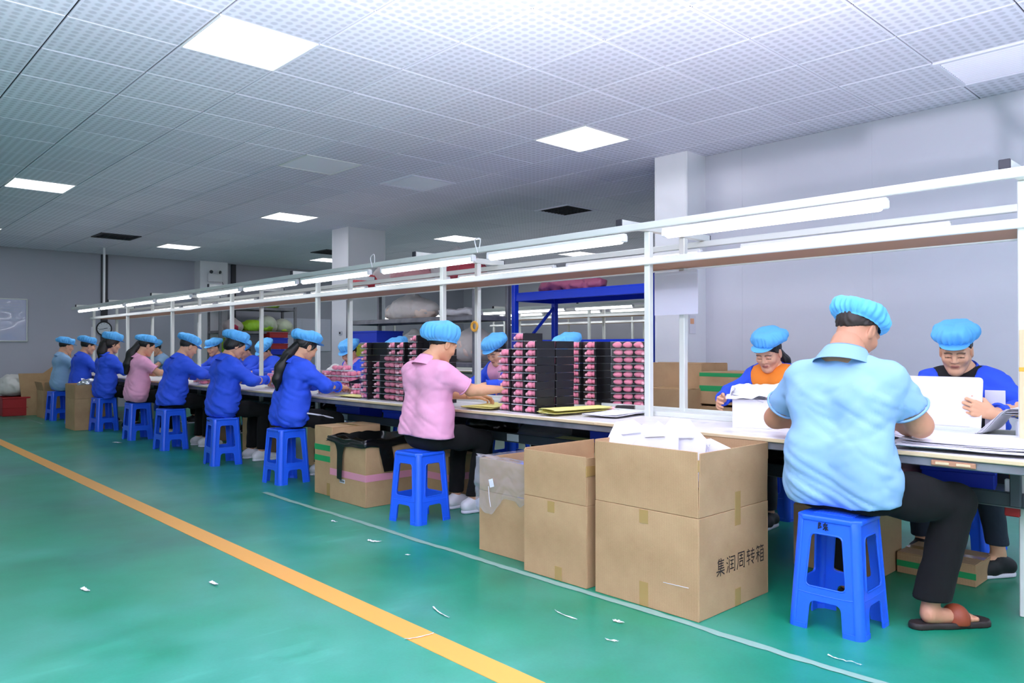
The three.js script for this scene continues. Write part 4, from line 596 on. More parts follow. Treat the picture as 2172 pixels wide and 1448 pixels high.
// ---------------------------------------------------------------- blue plastic stools
function makeStool() {
  const t = new THREE.Group(), Hh = 0.452, b = 0.15, c = 0.122, side = () => {
    const s = new THREE.Shape(), q = (x, y) => [x, y], wb = b - 0.028, wt = c - 0.026;
    s.moveTo(-wb, 0); s.lineTo(-wt, Hh); s.lineTo(wt, Hh); s.lineTo(wb, 0); s.lineTo(wb - 0.048, 0); s.lineTo(wb - 0.056, 0.095); s.quadraticCurveTo(wb - 0.06, 0.12, wb - 0.085, 0.12); s.lineTo(-wb + 0.085, 0.12); s.quadraticCurveTo(-wb + 0.06, 0.12, -wb + 0.056, 0.095); s.lineTo(-wb + 0.048, 0); s.closePath();
    const h = new THREE.Path(), y0 = 0.175, y1 = 0.392, x0 = 0.083, x1 = 0.066, r = 0.022;
    h.moveTo(-x0 + r, y0); h.lineTo(x0 - r, y0); h.quadraticCurveTo(x0, y0, x0 - 0.002, y0 + r); h.lineTo(x1, y1 - r); h.quadraticCurveTo(x1 - 0.002, y1, x1 - r, y1); h.lineTo(-x1 + r, y1); h.quadraticCurveTo(-x1 + 0.002, y1, -x1, y1 - r); h.lineTo(-x0 + 0.002, y0 + r); h.quadraticCurveTo(-x0, y0, -x0 + r, y0); s.holes.push(h); return [s, h];
  };
  const [sh, hole] = side(), tilt = -Math.atan2(b - c, Hh), panel = new THREE.ExtrudeGeometry(sh, { depth: 0.004, bevelEnabled: true, bevelThickness: 0.0015, bevelSize: 0.0015, bevelSegments: 2, curveSegments: 6 });
  const pts = hole.getPoints(6).map(p => V(p.x, p.y, 0.004)), rim = new THREE.TubeGeometry(new THREE.CatmullRomCurve3(pts, true, 'catmullrom', 0.1), 56, 0.004, 5, true);
  const band = new THREE.TubeGeometry(new THREE.CatmullRomCurve3([V(-0.12, 0.15, 0.004), V(-0.085, 0.146, 0.004), V(0.085, 0.146, 0.004), V(0.12, 0.15, 0.004)]), 20, 0.003, 5);
  const face = merge([panel, rim, band]);
  // corner leg: a tapered strip across the chamfered corner, with a rounded rib
  const leg = (() => { const list = []; for (let k = 0; k < 1; k++) { const g = sheet((u, v) => { const e = lerp(b, c, v), o2 = lerp(0.03, 0.028, v), a = u, bulge = Math.sin(a * Math.PI) * 0.007; const x = lerp(e, e - o2, a), z = lerp(e - o2, e, a); return [x + bulge, v * Hh, z + bulge]; }, 6, 8, 0.005); list.push(g); } return merge(list); })();
  const foot = (() => { const s = new THREE.Shape(); s.moveTo(0.004, -0.074); s.lineTo(0.004, -0.024); s.lineTo(-0.024, 0.004); s.lineTo(-0.074, 0.004); s.lineTo(-0.074, -0.004); s.lineTo(-0.03, -0.006); s.lineTo(-0.006, -0.03); s.lineTo(-0.004, -0.074); s.closePath(); const g = new THREE.ExtrudeGeometry(s, { depth: 0.02, bevelEnabled: false }); g.rotateX(-Math.PI / 2); g.scale(1, 1, -1); const q = g.toNonIndexed(), p = q.attributes.position.array; for (let i = 0; i < p.length; i += 9) for (let k = 0; k < 3; k++) { const w = p[i + 3 + k]; p[i + 3 + k] = p[i + 6 + k]; p[i + 6 + k] = w; } q.computeVertexNormals(); q.translate(b, 0, b); return q; })();
  const seat = (() => { const s = new THREE.Shape(), e = c + 0.003, k = 0.03; s.moveTo(-e + k, -e); s.lineTo(e - k, -e); s.lineTo(e, -e + k); s.lineTo(e, e - k); s.lineTo(e - k, e); s.lineTo(-e + k, e); s.lineTo(-e, e - k); s.lineTo(-e, -e + k); s.closePath(); const g = new THREE.ExtrudeGeometry(s, { depth: 0.006, bevelEnabled: true, bevelThickness: 0.008, bevelSize: 0.006, bevelSegments: 4 }); g.rotateX(-Math.PI / 2); g.translate(0, Hh - 0.004, 0); return g; })();
  const st = part('seat', seat, M.stool, t);
  const ribs = []; for (let i = 0; i < 7; i++) ribs.push(moved(cbox(0.16, 0.003, 0.006, 0.001), 0, Hh + 0.0105, -0.06 + i * 0.02)); part('grip_rib', merge(ribs), M.stool, st);
  for (let i = 0; i < 4; i++) { const q = new THREE.Group(); const p = part('side_panel', face, M.stool, t); p.rotation.order = 'YXZ'; p.rotation.set(tilt, i * Math.PI / 2, 0); p.position.set(Math.sin(i * Math.PI / 2) * (b - 0.004), 0, Math.cos(i * Math.PI / 2) * (b - 0.004)); }
  for (let i = 0; i < 4; i++) { const l = part('leg', leg, M.stool, t); l.rotation.y = i * Math.PI / 2; part('foot', foot, M.stool, l); }
  return t;
}
const stoolProto = makeStool();
function stool(x, z, turn, label, mark) {
  const s = stoolProto.clone(); s.name = numbered('plastic_stool'); s.position.set(x, 0, z); s.rotation.y = turn; scene.add(s); s.userData = { label, category: 'stool', group: 'blue plastic stools along the bench' };
  if (mark) mark(s); return s;
}
const stroke = (pts, r, m, parent, name) => part(name, tube(pts, r, 12, 5), m, parent);
const inkMat = std(0x10131c, 0.6), whiteInk = std(0xe8ebf0, 0.6);
stool(-1.385, -3.18, 0.03, 'nearest blue plastic stool, under the man in light blue polo', s => { // a handwritten black character on its front
  const g = (list) => list.forEach(l => stroke(l.map(([a, b]) => [a, b, 0.129 + (0.44 - b) * 0.06]), 0.0022, inkMat, s, 'ink_stroke'));
  g([[[-0.03, 0.437], [-0.031, 0.412]], [[-0.03, 0.437], [-0.021, 0.435], [-0.026, 0.428], [-0.019, 0.421], [-0.028, 0.417]], [[-0.012, 0.432], [0.006, 0.434]], [[-0.003, 0.44], [-0.009, 0.424], [0.007, 0.423]], [[0.0, 0.43], [-0.001, 0.409]], [[-0.006, 0.419], [-0.012, 0.411]], [[0.003, 0.419], [0.009, 0.411]]]); });
stool(-4.16, -3.06, 0.10, 'blue stool under the woman in pink polo beside the black-lined trash carton');
stool(-6.12, -3.08, 0.06, 'blue stool under the ponytailed woman, left of the green-striped carton');
stool(-7.51, -3.1, -0.10, 'blue stool under the woman with the black hair bob', s => { for (const k of [-1, 0, 1]) stroke([[-0.05 + k * 0.03, 0.437, 0.129], [-0.045 + k * 0.03, 0.425, 0.13], [-0.04 + k * 0.03, 0.436, 0.129]], 0.0018, inkMat, s, 'ink_stroke'); });
stool(-9.02, -3.12, 0.04, 'blue stool under the short-haired woman leaning over pink packages');
stool(-10.3, -3.16, 0.0, 'blue stool under the long-haired woman in pink polo');
stool(-11.7, -3.14, 0.12, 'blue stool just right of the tall brown carton, with small white letter', s => { stroke([[-0.01, 0.412, 0.131], [-0.01, 0.438, 0.13], [0.006, 0.436, 0.13], [0.007, 0.428, 0.13], [-0.009, 0.425, 0.13]], 0.0026, whiteInk, s, 'ink_letter'); });
stool(-13.05, -3.14, 0.0, 'blue stool hidden behind the tall brown carton at the far end');
stool(-13.9, -3.06, 0.1, 'farthest blue stool, under the man in pale blue shirt');
[[-1.40, 'under the young man holding the white board'], [-2.55, 'under the woman in orange polo'], [-5.28, 'under the woman with pink collar by the black boxes'], [-4.44, 'under the worker hidden behind the tallest stack'], [-6.98, 'under the worker hidden behind the left box stack'], [-7.88, 'under the pink-shirted worker behind the post'], [-10.1, 'under the worker before the red and blue bins'], [-10.8, 'under the worker hidden behind the bobbed woman'], [-12.0, 'under the worker facing left by green bags'], [-14.6, 'under the worker at the far end of the bench']].forEach(([x, s], i) => stool(x, -4.94 - (i > 2 && i < 5 ? 0.05 : 0), rr(-0.1, 0.1), 'blue stool across the bench ' + s));
stool(-3.38, -3.25, 0.2, 'empty blue stool pushed under the bench behind the film-covered carton');

// ---------------------------------------------------------------- cardboard cartons
/* open carton: lower walls of height h0, raised flaps up to h1; w along x, d along z, its near left corner... centre at pos */
function carton(name, label, pos, w, d, h0, h1, o = {}) {
  const t = thing(name, label, 'carton', pos, o.turn || 0, o.group), T = 0.006, m = o.mat || M.card;
  const wall = (len, h) => cbox(len, h, T, 0.0015);
  part('base', cbox(w - T, T, d - T, 0.0015), m, t, [0, T / 2, 0]);
  const S = [[0, d / 2 - T / 2, 0, w], [0, -d / 2 + T / 2, 0, w], [w / 2 - T / 2, 0, Math.PI / 2, d], [-w / 2 + T / 2, 0, Math.PI / 2, d]];
  S.forEach(([x, z, r, len], i) => part('side_panel', wall(len - (r ? 2 * T : 0), h0), m, t, [x, h0 / 2 + 0.001, z], [0, r, 0]));
  if (h1 > h0) S.forEach(([x, z, r, len], i) => { const hh = h1 - h0 - 0.004 + (o.uneven ? [0, 0.004, -0.006, 0.006][i] : 0), out = (o.splay || [0, 0, 0, 0])[i], f = part('flap', moved(wall(len - (r ? 2 * T : 0.004), hh), 0, hh / 2, 0), m, t, [x, h0 + 0.003, z]); f.rotation.order = 'YXZ'; f.rotation.set(out * (i === 0 ? 1 : i === 1 ? -1 : 1), r, 0); if (r) { f.rotation.set(i === 2 ? out : -out, r, 0); } });
  if (o.lid) { const n = 2; for (const s of [-1, 1]) part('lid_flap', cbox(w - 0.004, T, d / 2 - 0.003, 0.0015), m, t, [0, h0 + T / 2 + 0.001, s * (d / 4)]); part('lid_tape', cbox(w + 0.002, 0.002, 0.06, 0.0006), M.tape, t, [0, h0 + T + 0.002, 0]); }
  for (const b of o.bands || []) { const [y, h, mt, sides] = b; (sides || [0, 2, 3]).forEach(i => { const [x, z, r, len] = S[i], k = 1 + 0.0065 / (r ? w / 2 : d / 2); part(mt === M.tape ? 'tape' : 'stripe', cbox(len + 0.002, h, 0.0016, 0.0005), mt, t, [x * (r ? 1 + 0.0075 / w : 1), y, z * (r ? 1 : 1 + 0.0075 / d)], [0, r, 0]); }); }
  for (const [side, off, y0, y1] of o.tapes || []) { const [x, z, r] = S[side]; part('tape', cbox(0.048, y1 - y0, 0.0016, 0.0005), M.tape, t, [r ? x * (1 + 0.0075 / w) : off, (y0 + y1) / 2, r ? off : z * (1 + 0.0075 / d)], [0, r, 0]); }
  return t;
}
const big = carton('carton', 'largest open brown carton in front, full of white cut sheets', [-2.073, 0, -3.048], 0.566, 0.585, 0.432, 0.715, { uneven: true, splay: [0.015, 0, 0.02, 0.01], bands: [[0.655, 0.05, M.tape, [0, 2]]], tapes: [[0, 0.0, 0.37, 0.43], [0, 0.0, 0.002, 0.11], [2, -0.02, 0.36, 0.70], [2, -0.02, 0.002, 0.08]] });
{ // five printed characters on its right side, brushed stroke by stroke
  const C = document.createElement('canvas'); C.width = 1024; C.height = 220; const g = C.getContext('2d'); g.clearRect(0, 0, 1024, 220); g.strokeStyle = 'rgba(46,36,30,1)'; g.lineWidth = 13; g.lineJoin = 'miter'; g.lineCap = 'butt';
  const CH = [
    [[.38, .02, .2, .22], [.28, .14, .28, .62], [.52, .0, .58, .1], [.28, .15, .88, .15], [.28, .29, .82, .29], [.28, .43, .82, .43], [.28, .57, .9, .57], [.56, .15, .56, .57], [.06, .71, .94, .71], [.5, .6, .5, 1], [.46, .72, .1, .95], [.54, .72, .92, .95]],
    [[.08, .08, .2, .18], [.02, .35, .15, .44], [.04, .94, .2, .58], [.3, .04, .4, .14], [.31, .2, .31, .98], [.46, .12, .93, .12, .93, .95, .82, .92], [.42, .32, .8, .32], [.44, .54, .78, .54], [.4, .78, .83, .78], [.61, .32, .61, .78]],
    [[.18, .06, .18, .6, .06, .98], [.15, .06, .88, .06, .88, .96, .76, .92], [.34, .22, .72, .22], [.53, .12, .53, .42], [.3, .42, .76, .42], [.36, .56, .7, .56, .7, .82, .36, .82, .36, .54]],
    [[.04, .16, .46, .16], [.24, .02, .1, .42, .44, .42], [.28, .28, .28, .98], [.02, .72, .46, .64], [.54, .18, .94, .18], [.48, .38, .98, .38], [.74, .02, .62, .58, .92, .58, .72, .8], [.58, .72, .84, .96]],
    [[.2, 0, .06, .2], [.14, .1, .46, .1], [.28, .1, .34, .22], [.62, 0, .5, .2], [.58, .1, .94, .1], [.72, .1, .78, .22], [.04, .42, .46, .42], [.25, .26, .25, 1], [.24, .44, .03, .8], [.27, .5, .45, .68], [.56, .32, .9, .32, .9, .98, .56, .98, .56, .3], [.56, .54, .9, .54], [.56, .76, .9, .76]]];
  CH.forEach((ch, i) => { const ox = 14 + i * 204, s = 180; for (const l of ch) { g.beginPath(); g.moveTo(ox + l[0] * s, 16 + l[1] * s); for (let k = 2; k < l.length; k += 2) g.lineTo(ox + l[k] * s, 16 + l[k + 1] * s); g.stroke(); } });
  const tx = new THREE.CanvasTexture(C); tx.colorSpace = THREE.SRGBColorSpace;
  part('printed_lettering', new THREE.PlaneGeometry(0.425, 0.094), std(0xffffff, 0.8, { map: tx, transparent: true }), big, [0.2845, 0.198, -0.045], [0, Math.PI / 2, 0]);
  part('scratch', cbox(0.13, 0.0022, 0.001, 0.0003), M.paper, big, [0.17, 0.133, 0.2937], [0, 0, 0.03]);
}
carton('carton', 'middle open brown carton, empty, between the big carton and the film-covered one', [-2.62, 0, -3.03], 0.428, 0.56, 0.392, 0.63, { uneven: true, splay: [0.012, 0.02, -0.01, 0.01], bands: [[0.56, 0.05, M.tape, [0, 2]]], tapes: [[0, -0.02, 0.33, 0.385], [0, 0.03, 0.002, 0.07], [2, 0.06, 0.3, 0.6]] });
{
  const c = carton('carton', 'smallest of the three open cartons, draped with clear plastic film', [-3.075, 0, -3.12], 0.46, 0.54, 0.34, 0.525, { splay: [0.01, 0, 0, 0] });
  const t = thing('plastic_film', 'crumpled clear plastic film hanging over the rim of the smallest open carton', 'plastic film', [-3.075, 0, -3.12]);
  const crumple = (u, v) => 0.010 * noise3(u * 7, v * 6, 1) + 0.006 * noise3(u * 18, v * 15, 5);
  part('front_drape', sheet((u, v) => [lerp(-0.245, 0.225, u), 0.535 - v * (0.265 + 0.05 * Math.sin(u * 5 + 1) + 0.03 * noise3(u * 9, 0, 3)), 0.283 + crumple(u, v) * (0.5 + v) + 0.012 * v], 44, 26, 0.0008), M.film, t);
  part('side_drape', sheet((u, v) => [-0.242 - crumple(u, v) * (0.5 + v) - 0.02 * v, 0.535 - v * (0.30 + 0.05 * Math.sin(u * 6)), lerp(0.283, -0.2, u)], 30, 22, 0.0008), M.film, t);
  part('rim_fold', sheet((u, v) => [lerp(-0.245, 0.225, u), 0.538 + 0.01 * noise3(u * 14, v * 4, 7) - 0.05 * v * v, 0.283 - v * 0.16 + 0.004 * noise3(u * 20, v * 9, 2)], 40, 10, 0.0008), M.film, t);
  const tg = part('printed_tag', cbox(0.035, 0.045, 0.0012, 0.0004), std(0xe8ecf2, 0.6), t, [-0.09, 0.40, 0.302], [0, 0, 0.3]); part('print', merge([-2, -1, 0, 1, 2].map(i => moved(cbox(0.003, 0.03, 0.0008, 0.0002), i * 0.006, 0, 0.0008))), M.label, tg);
  part('thread', tube([[-0.11, 0.38, 0.306], [-0.1, 0.32, 0.309], [-0.085, 0.27, 0.312]], 0.0016, 16, 5), M.paper, t);
}
// white cut sheets in the big carton
[[-2.225, -2.86, 0.3, 0.16], [-2.19, -2.97, 0.6, -0.1], [-2.08, -2.87, 0.2, 0.1], [-2.04, -2.99, -0.3, -0.2], [-1.955, -2.9, -0.1, 0.1], [-1.92, -2.98, 0.4, -0.05], [-2.12, -3.08, 0.9, -0.2]].forEach(([x, z, ry, rz], i) => {
  const t = thing('cut_sheet', ['leftmost white cut sheet sticking out of the largest carton', 'white cut sheet leaning behind the leftmost one in the largest carton', 'widest white sheet rising in the middle of the largest carton', 'white sheet leaning in front of the widest one in largest carton', 'white sheet corner near the middle of the largest carton rim', 'rightmost small white sheet at the rim of the largest carton', 'white cut sheet at the back of the largest carton'][i], 'sheet', [x, i === 5 ? 0.52 : 0.55, z], ry, 'white cut sheets in the largest carton');
  const s = new THREE.Shape(); s.moveTo(-0.10, 0); s.lineTo(-0.12, 0.16 + 0.02 * (i % 2)); s.lineTo(-0.06, 0.262 - 0.03 * (i % 3)); s.lineTo(0.03, 0.265 - 0.04 * (i % 2)); s.lineTo(0.12, 0.19); s.lineTo(0.10, 0); s.closePath();
  const g = new THREE.ExtrudeGeometry(s, { depth: 0.004, bevelEnabled: true, bevelThickness: 0.001, bevelSize: 0.001, bevelSegments: 1 });
  part('leaf', g, M.paper, t, [0, 0, 0], [-0.25 + 0.12 * (i % 3), 0, rz]); part('folded_edge', cbox(0.1, 0.012, 0.006, 0.002), M.paper, t, [-0.01, 0.2, 0.008 - 0.04 * (1 - (i % 3) * 0.5)], [0, 0, rz]);
});
{
  const c = carton('carton', 'brown carton lined with a black bin bag, pink tape round it', [-4.955, 0, -3.225], 0.5, 0.49, 0.47, 0.47, { bands: [[0.21, 0.05, M.pinktape, [0, 2]]] });
  part('white_label', cbox(0.075, 0.028, 0.0016, 0.0004), M.label, c, [-0.07, 0.155, 0.2465]); part('print', merge([-3, -2, -1, 0, 1, 2, 3].map(i => moved(cbox(0.006, 0.014, 0.0006, 0.0002), i * 0.0095, 0, 0))), inkMat, c, [-0.07, 0.155, 0.2477]);
  const t = thing('bin_bag', 'black plastic bin bag folded over the rim of the pink-taped carton', 'bag', [-4.955, 0.47, -3.225]);
  const skirt = (fx) => sheet((u, v) => { const a = u * 4, k = Math.floor(a) % 4, f = a - Math.floor(a), e = 0.258 + 0.006 * noise3(u * 22, v * 6, 4) + v * 0.008, h = 0.247 + 0.262 - 0.25; const P = [[lerp(-e, e, f), e], [e, lerp(e, -e, f)], [lerp(e, -e, f), -e], [-e, lerp(-e, e, f)]][k]; return [P[0], 0.015 + 0.012 * noise3(u * 18, 2, 1) - v * (0.075 + 0.045 * noise3(u * 9, 3, 8)), P[1] - 0.0]; }, 96, 8, 0.0015);
  part('rim_skirt', skirt(), M.blackbag, t);
  part('inner_well', sheet((u, v) => { const e = 0.233 - v * 0.1, a = u * Math.PI * 2, c2 = Math.cos(a), s2 = Math.sin(a), q = 1 / Math.max(Math.abs(c2), Math.abs(s2)); return [c2 * e * q, 0.02 - v * 0.3 + 0.015 * noise3(c2 * 5, v * 4, s2 * 5), s2 * e * q]; }, 64, 10, 0.0015, true), M.blackbag, t);
  // carrier handles hanging down outside
  const hs = new THREE.Shape(); hs.moveTo(-0.12, 0); hs.quadraticCurveTo(-0.045, -0.02, -0.038, -0.1); hs.lineTo(-0.032, -0.28); hs.lineTo(0.03, -0.285); hs.lineTo(0.036, -0.1); hs.quadraticCurveTo(0.05, -0.02, 0.125, 0); hs.closePath();
  part('bag_handle', new THREE.ExtrudeGeometry(hs, { depth: 0.003, bevelEnabled: false, curveSegments: 8 }), M.blackbag, t, [-0.07, -0.015, 0.262], [-0.03, 0, 0.0]);
  part('bag_handle', sheet((u, v) => [0.278 + 0.004 * noise3(u * 5, v * 9, 6), -0.02 - v * 0.2, 0.1 - v * 0.05 + (u - 0.5) * 0.11], 8, 18, 0.002), M.blackbag, t);
}
carton('carton', 'closed carton with two green stripes, left of the black-lined one', [-5.38, 0, -3.24], 0.27, 0.44, 0.53, 0.53, { lid: true, bands: [[0.37, 0.045, M.green, [0, 3]], [0.285, 0.045, M.green, [0, 3]]], tapes: [[0, 0.08, 0.002, 0.1]] });
carton('carton', 'brown carton with pink tape standing behind the pink-shirted woman\'s stool', [-4.57, 0, -3.62], 0.4, 0.3, 0.35, 0.35, { lid: true, bands: [[0.2, 0.05, M.pinktape, [0, 2]]] });
carton('carton', 'tall brown carton full of silvery wrap near the far end of the bench', [-12.15, 0, -3.03], 0.5, 0.42, 0.44, 0.64, { uneven: true, splay: [0.02, 0, 0.03, 0.02] });
{ const t = thing('foil_wrap', 'crumpled silvery wrap on top of the tall far carton', 'wrap', [-12.12, 0.55, -3.05]); const F = new Field(0.016, (x, y, z) => 0.03 * noise3(x * 16, y * 16, z * 16)); F.egg([0, 0.07, 0], [0.19, 0.09, 0.15], 0.02); F.egg([0.08, 0.1, 0.02], [0.1, 0.07, 0.1], 0.03); const g = F.mesh().toNonIndexed(); g.computeVertexNormals(); part('crumple', g, phys(0xcfd5dc, 0.15, { metalness: 0.6 }), t); part('fold', sheet((u, v) => [-0.1 + 0.22 * u, 0.15 + 0.02 * noise3(u * 9, v * 9, 1), -0.08 + 0.16 * v], 10, 8, 0.001), M.film, t); }
carton('carton', 'open brown carton with tall raised flap by the far wall', [-14.55, 0, -3.12], 0.5, 0.36, 0.45, 0.60, { splay: [0.25, -0.05, 0.2, 0.3] });
{ const t = thing('cardboard_sheet', 'large bent cardboard sheet standing behind the far open carton', 'cardboard', [-15.15, 0, -3.1], 0.25); const s = new THREE.Shape(); s.moveTo(-0.28, 0); s.lineTo(-0.36, 0.72); s.lineTo(0.0, 0.72); s.lineTo(0.42, 1.06); s.lineTo(0.45, 0); s.closePath(); part('panel', boxUV(new THREE.ExtrudeGeometry(s, { depth: 0.008, bevelEnabled: false })), M.card, t, [0, 0, 0], [0, 1.2, 0]); part('crease', cbox(0.006, 0.72, 0.01, 0.002), M.cardin, t, [0, 0.36, 0.0], [0, 1.2, 0]); }
{ const t = thing('crate', 'red plastic crate on the floor at the far left', 'crate', [-15.45, 0, -2.72]); const w = 0.55, d = 0.4, h = 0.32; part('base', cbox(w, 0.01, d), M.red, t, [0, 0.006, 0]); for (const [x, z, r, l] of [[0, d / 2, 0, w], [0, -d / 2, 0, w], [w / 2, 0, Math.PI / 2, d], [-w / 2, 0, Math.PI / 2, d]]) { const p = part('side', cbox(l, h, 0.008), M.red, t, [x, h / 2 + 0.003, z], [0, r, 0]); part('rim', cbox(l + 0.02, 0.03, 0.022, 0.004), M.red, p, [0, h / 2 - 0.015, 0]); part('rib', cbox(l, 0.012, 0.014, 0.003), M.red, p, [0, -0.02, 0]); } }
carton('carton', 'low carton edge at the extreme left of the floor', [-14.75, 0, -2.16], 0.3, 0.35, 0.3, 0.3, { lid: true });
// under the bench
carton('carton', 'brown carton on the floor under the bench behind the man\'s stool', [-1.72, 0, -4.05], 0.42, 0.35, 0.32, 0.32, { lid: true });
carton('carton', 'flattened brown carton lying on the floor under the bench beside the man', [-1.32, 0, -4.28], 0.36, 0.3, 0.1, 0.1, { lid: true, bands: [[0.05, 0.03, M.green, [0]]] });
carton('carton', 'dark brown carton under the bench behind the ponytailed woman', [-6.6, 0, -3.85], 0.5, 0.36, 0.4, 0.4, { lid: true });
carton('carton', 'brown carton under the bench behind the bobbed woman\'s stool', [-8.1, 0, -3.85], 0.5, 0.36, 0.38, 0.38, { lid: true });
carton('carton', 'brown carton under the bench near the short-haired woman', [-9.6, 0, -3.9], 0.5, 0.36, 0.4, 0.4, { lid: true });
// by the white pillar, on the far side of the bench
carton('carton', 'tall plain brown carton standing against the big white pillar', [-3.72, 0, -5.55], 0.55, 0.4, 1.02, 1.02, { lid: true });
carton('carton', 'small brown carton in front of the tall one by the pillar', [-3.62, 0, -5.2], 0.4, 0.24, 0.82, 0.82, { lid: true });
carton('carton', 'brown carton with two green bands behind the woman in orange', [-3.0, 0.705, -5.55], 0.86, 0.5, 0.25, 0.25, { lid: true, bands: [[0.235, 0.03, M.green], [0.125, 0.045, M.green]] });
carton('carton', 'lower brown carton under the green-banded one by the wall', [-3.0, 0, -5.55], 0.9, 0.52, 0.68, 0.68, { lid: true });
// ---------------------------------------------------------------- packed product boxes on the bench
const eggGeo = (() => { const p = []; for (let i = 0; i <= 10; i++) { const a = i / 10 * Math.PI; p.push(new THREE.Vector2(Math.sin(a) * 0.0232 * (1 - 0.2 * Math.cos(a)), -Math.cos(a) * 0.034)); } const g = new THREE.LatheGeometry(p, 14); g.rotateX(Math.PI / 2); return g; })();
const puffGeo = new THREE.SphereGeometry(0.013, 10, 8);
const PB = { w: 0.118, h: 0.0515, l: 0.24 };
function makeBox(black, l = PB.l) {
  const t = new THREE.Group(), { w, h } = PB, k = l / 0.24;
  part('tray', cbox(w - 0.003, 0.005, l - 0.003, 0.001), black ? M.black : M.label, t, [0, 0.003, 0]);
  if (black) { part('back_panel', cbox(0.0025, h - 0.001, l, 0.0008), M.black, t, [w / 2 - 0.0013, h / 2, 0]); part('corner_band', cbox(0.012, h - 0.001, 0.002, 0.0006), M.black, t, [w / 2 - 0.008, h / 2, l / 2 - 0.001]); part('insert', cbox(w * 0.5, h - 0.008, 0.003, 0.0006), M.greydark, t, [0.02, h / 2, -0.03]); }
  const pl = (a, b) => new THREE.PlaneGeometry(a, b);
  const cover = [moved(pl(w, h), 0, h / 2, l / 2 - 0.002), moved(pl(l, h), -w / 2, h / 2, 0, 0, -Math.PI / 2, 0), moved(pl(w, l), 0, h - 0.0005, 0, -Math.PI / 2, 0, 0)];
  part('clear_cover', merge(cover), M.clear, t);
  part('rim', merge([moved(cbox(w, 0.0018, 0.0018, 0.0004), 0, h - 0.001, l / 2 - 0.001), moved(cbox(0.0018, 0.0018, l, 0.0004), -w / 2 + 0.001, h - 0.001, 0), moved(cbox(w, 0.0018, 0.0018, 0.0004), 0, 0.001, l / 2 - 0.001)]), M.label, t);
  for (const z of [0.075, 0.0, -0.072]) part('sponge', eggGeo, M.pink, t, [-0.018, 0.0268, z * k], [0, 0.25, 0]);
  part('puff', puffGeo, M.pinkpale, t, [-0.045, 0.018, l / 2 - 0.02]); part('sponge', eggGeo, M.pink, t, [0.022, 0.027, l / 2 - 0.042], [0, -0.3, 0]);
  return t;
}
const boxProto = { true: makeBox(true), false: makeBox(false), short: makeBox(true, 0.17) };
const TOP = 0.7305;
function column(x, z, turn, from, n, black, where, group, jitter = 0.004, y0 = TOP) {
  for (let i = 0; i < n; i++) {
    const b = boxProto[black].clone(); b.name = numbered('product_box'); b.position.set(x + rr(-jitter, jitter), y0 + (from + i) * (PB.h + 0.0004), z + rr(-jitter, jitter)); b.rotation.y = turn + rr(-0.02, 0.02); scene.add(b);
    b.userData = { label: `${black ? 'black-backed' : 'clear'} box of pink sponges, ${ORD[from + i]} from bottom, ${where}`, category: 'box', group };
  }
}
const GB = 'product boxes stacked to the right of the pink-shirted woman', GA = 'product boxes stacked to the left of the pink-shirted woman';
const hz = PB.l / 2;
const hs2 = 0.085;
column(-3.75, -3.45 - hs2, 0, 0, 8, 'short', 'column right by the reaching hand', GB);
column(-3.60, -3.435 - hs2, 0, 0, 10, 'short', 'second column right of the hand', GB);
column(-3.48, -3.43 - hs2, 0, 0, 9, 'short', 'column whose black side shows', GB, 0.003);
column(-3.475, -3.61 - hs2, 0, 0, 9, 'short', 'column behind the black side', GB, 0.003);
column(-3.75, -4.15 - hs2, 0, 0, 9, 'short', 'narrow column right of the black side', GB);
column(-3.59, -4.14 - hs2, 0, 0, 9, 'short', 'column left of the clear-fronted one', GB);
column(-3.37, -4.30, 2.24, 0, 9, true, 'clear-fronted column beside the bench post', GB, 0.005);
column(-5.435, -3.42 - hz, 0, 0, 9, true, 'leftmost column of the left stack', GA);
column(-5.305, -3.46 - hz, 0, 0, 6, true, 'narrow low column of the left stack', GA);
column(-5.12, -3.455 - PB.w / 2, Math.PI / 2, 0, 7, true, 'clear-fronted column of the left stack', GA, 0.003);
column(-5.24, -3.46 - PB.w / 2, -Math.PI / 2, 7, 2, true, 'lying black across the left stack', GA, 0.003);
column(-5.045, -3.43 - hz, 0, 7, 2, true, 'end-on pair topping the left stack', GA, 0.002);
column(-4.925, -3.425 - hz, 0, 0, 9, true, 'middle column of the left stack', GA);
column(-4.775, -3.44 - hz, 0, 0, 10, true, 'column left of the woman\'s back', GA);
column(-4.62, -3.46 - hz, 0, 0, 8, true, 'column half behind the woman\'s back', GA);
column(-4.60, -3.56, -Math.PI / 2, 8, 3, true, 'black topmost boxes by her cap', GA, 0.003);
const GC = 'clear boxes of pink sponges piled between the blue-jacketed workers';
const pile = (list, where) => list.forEach(([x, z, n, a], i) => column(x, z, a, 0, n, false, `${['left', 'middle', 'right', 'front', 'back', 'far right'][i]} pile ${where}`, GC, 0.014));
pile([[-6.62, -3.75, 4, 1.3], [-6.40, -3.78, 5, 1.7], [-6.22, -3.84, 4, 0.4], [-6.05, -3.72, 2, 1.2], [-6.3, -3.6, 2, 0.2]], 'beside the ponytailed woman\'s face');
pile([[-7.72, -3.72, 3, 1.4], [-7.5, -3.75, 4, 0.3], [-7.3, -3.62, 3, 1.5], [-7.1, -3.8, 3, 1.0], [-6.95, -3.6, 2, 0.4]], 'before the bobbed woman');
pile([[-9.5, -3.6, 2, 1.3], [-9.2, -3.58, 2, 1.7], [-8.9, -3.5, 2, 0.3], [-8.65, -3.52, 2, 1.4], [-8.4, -3.6, 2, 1.0]], 'before the short-haired woman');

